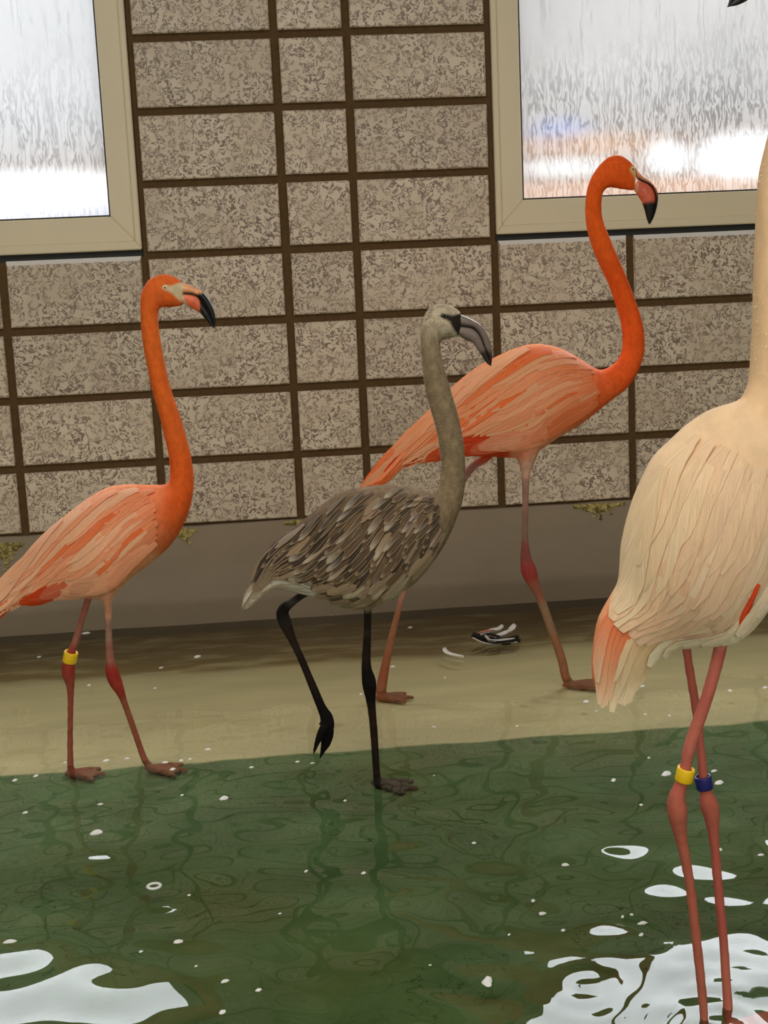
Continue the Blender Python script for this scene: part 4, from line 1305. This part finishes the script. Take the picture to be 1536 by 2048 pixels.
for i, (x, y, r_) in enumerate([(395, 1314, 9), (322, 1335, 5), (178, 1370, 5), (172, 1267, 9), (78, 1314, 5), (820, 1255, 6), (785, 1333, 5), (310, 1376, 4), (1339, 1431, 4), (1193, 1422, 4), (1172, 1403, 7), (1290, 1428, 4), (1285, 1372, 6), (1530, 1375, 7), (1460, 1382, 6), (722, 1388, 4), (890, 1355, 4), (1290, 1195, 4), (665, 1230, 4), (868, 1452, 4)]):
    floater(x, y, r_, 1.0, 'tiny white down tuft floating over the beige shelf', 'down tufts over the shelf', 300 + i)
floater(975, 1962, 20, 1.3, 'largest round white down tuft on the green water', None, 501)
floater(1285, 1848, 10, 1.2, 'oval white down tuft beside smaller bits left of the cream flamingo\'s yellow-banded leg', None, 502)
tag(floater(308, 1770, 16, 1.0, 'small white ring floating on the green water', None, 503, ring=True), cat='ring').name = 'white_ring'

def shed_feather(name, pts, width, color, mat, label, lift=.5):
    """a curved vane along 3-D points"""
    A = catmull(np.array(pts, float), 5)
    T = np.gradient(A, axis=0); T /= np.linalg.norm(T, axis=1)[:, None]
    n = len(A)
    q = np.linspace(0, 1, n)
    prof = np.sin(np.clip(q * .9 + .06, 0, 1) * math.pi) ** .6
    V, uv = [], []
    for i in range(n):
        B = np.cross(T[i], [0, 0, 1]); B /= np.linalg.norm(B)
        Nn = np.cross(B, T[i])
        for j in range(5):
            u = j / 4 * 2 - 1
            V.append(A[i] + B * u * width / 2 * prof[i] + Nn * (.25 * width * u * u * lift))
            uv.append((j / 4, q[i]))
    F = [(i * 5 + j, i * 5 + j + 1, (i + 1) * 5 + j + 1, (i + 1) * 5 + j) for i in range(n - 1) for j in range(4)]
    return V, F, uv

# a single curled white feather
pa = [on_z(x, y, z) for x, y, z in ((888, 1297, .010), (891, 1306, .005), (900, 1311, .004), (913, 1314, .004), (927, 1316, .004))]
V, F, uv = shed_feather('x', pa, .016, None, None, None, 1.5)
o0 = np.mean(V, 0)
o = link('shed_feather', mesh_from('shed_feather', np.array(V) - o0, F, np.tile([.85, .83, .78], (len(V), 1)), uv), M['pale_feather'], smooth=True)
o.location = o0
tag(o, 'curled white feather floating beside the dark feather clump', 'feather')

# a floating clump of dark and white feathers
cl = empty('feather_clump', on_z(992, 1283, 0))
tag(cl, 'floating clump of black, white and pink feathers over the shelf', 'feather clump')
cc0 = np.array(cl.location)
def clump_part(name, px_pts, width, color, up=1.0):
    V, F, uv = shed_feather('x', [on_y(x, y, cc0[1] + dy) for x, y, dy in px_pts], width, None, None, None, up)
    link(name, mesh_from(name, np.array(V) - cc0, F, np.tile(color, (len(V), 1)), uv), M['pale_feather'], cl, True)
W_ = (.82, .80, .76); K_ = (.03, .025, .02)
clump_part('feather', [(942, 1274, .0), (975, 1287, -.01), (1010, 1290, -.01), (1040, 1284, .0)], .05, K_)
clump_part('feather', [(950, 1276, -.01), (985, 1284, -.02), (1015, 1284, -.02), (1038, 1276, -.01)], .035, K_)
clump_part('feather', [(962, 1272, .0), (985, 1264, .01), (1000, 1260, .01), (1008, 1252, .015)], .026, W_)
clump_part('feather', [(990, 1276, -.01), (1010, 1270, .0), (1024, 1262, .0), (1032, 1250, .01)], .028, W_)
clump_part('feather', [(968, 1272, -.02), (978, 1283, -.025), (995, 1284, -.025), (1030, 1280, -.02)], .022, W_)
clump_part('feather', [(956, 1268, .0), (972, 1264, .0), (990, 1262, .005)], .014, (.62, .24, .18))
clump_part('feather', [(972, 1270, -.022), (985, 1272, -.024), (1000, 1276, -.024)], .020, (.02, .015, .015))
clump_part('feather', [(944, 1276, -.02), (965, 1286, -.03), (990, 1289, -.03), (1035, 1285, -.02)], .010, W_)
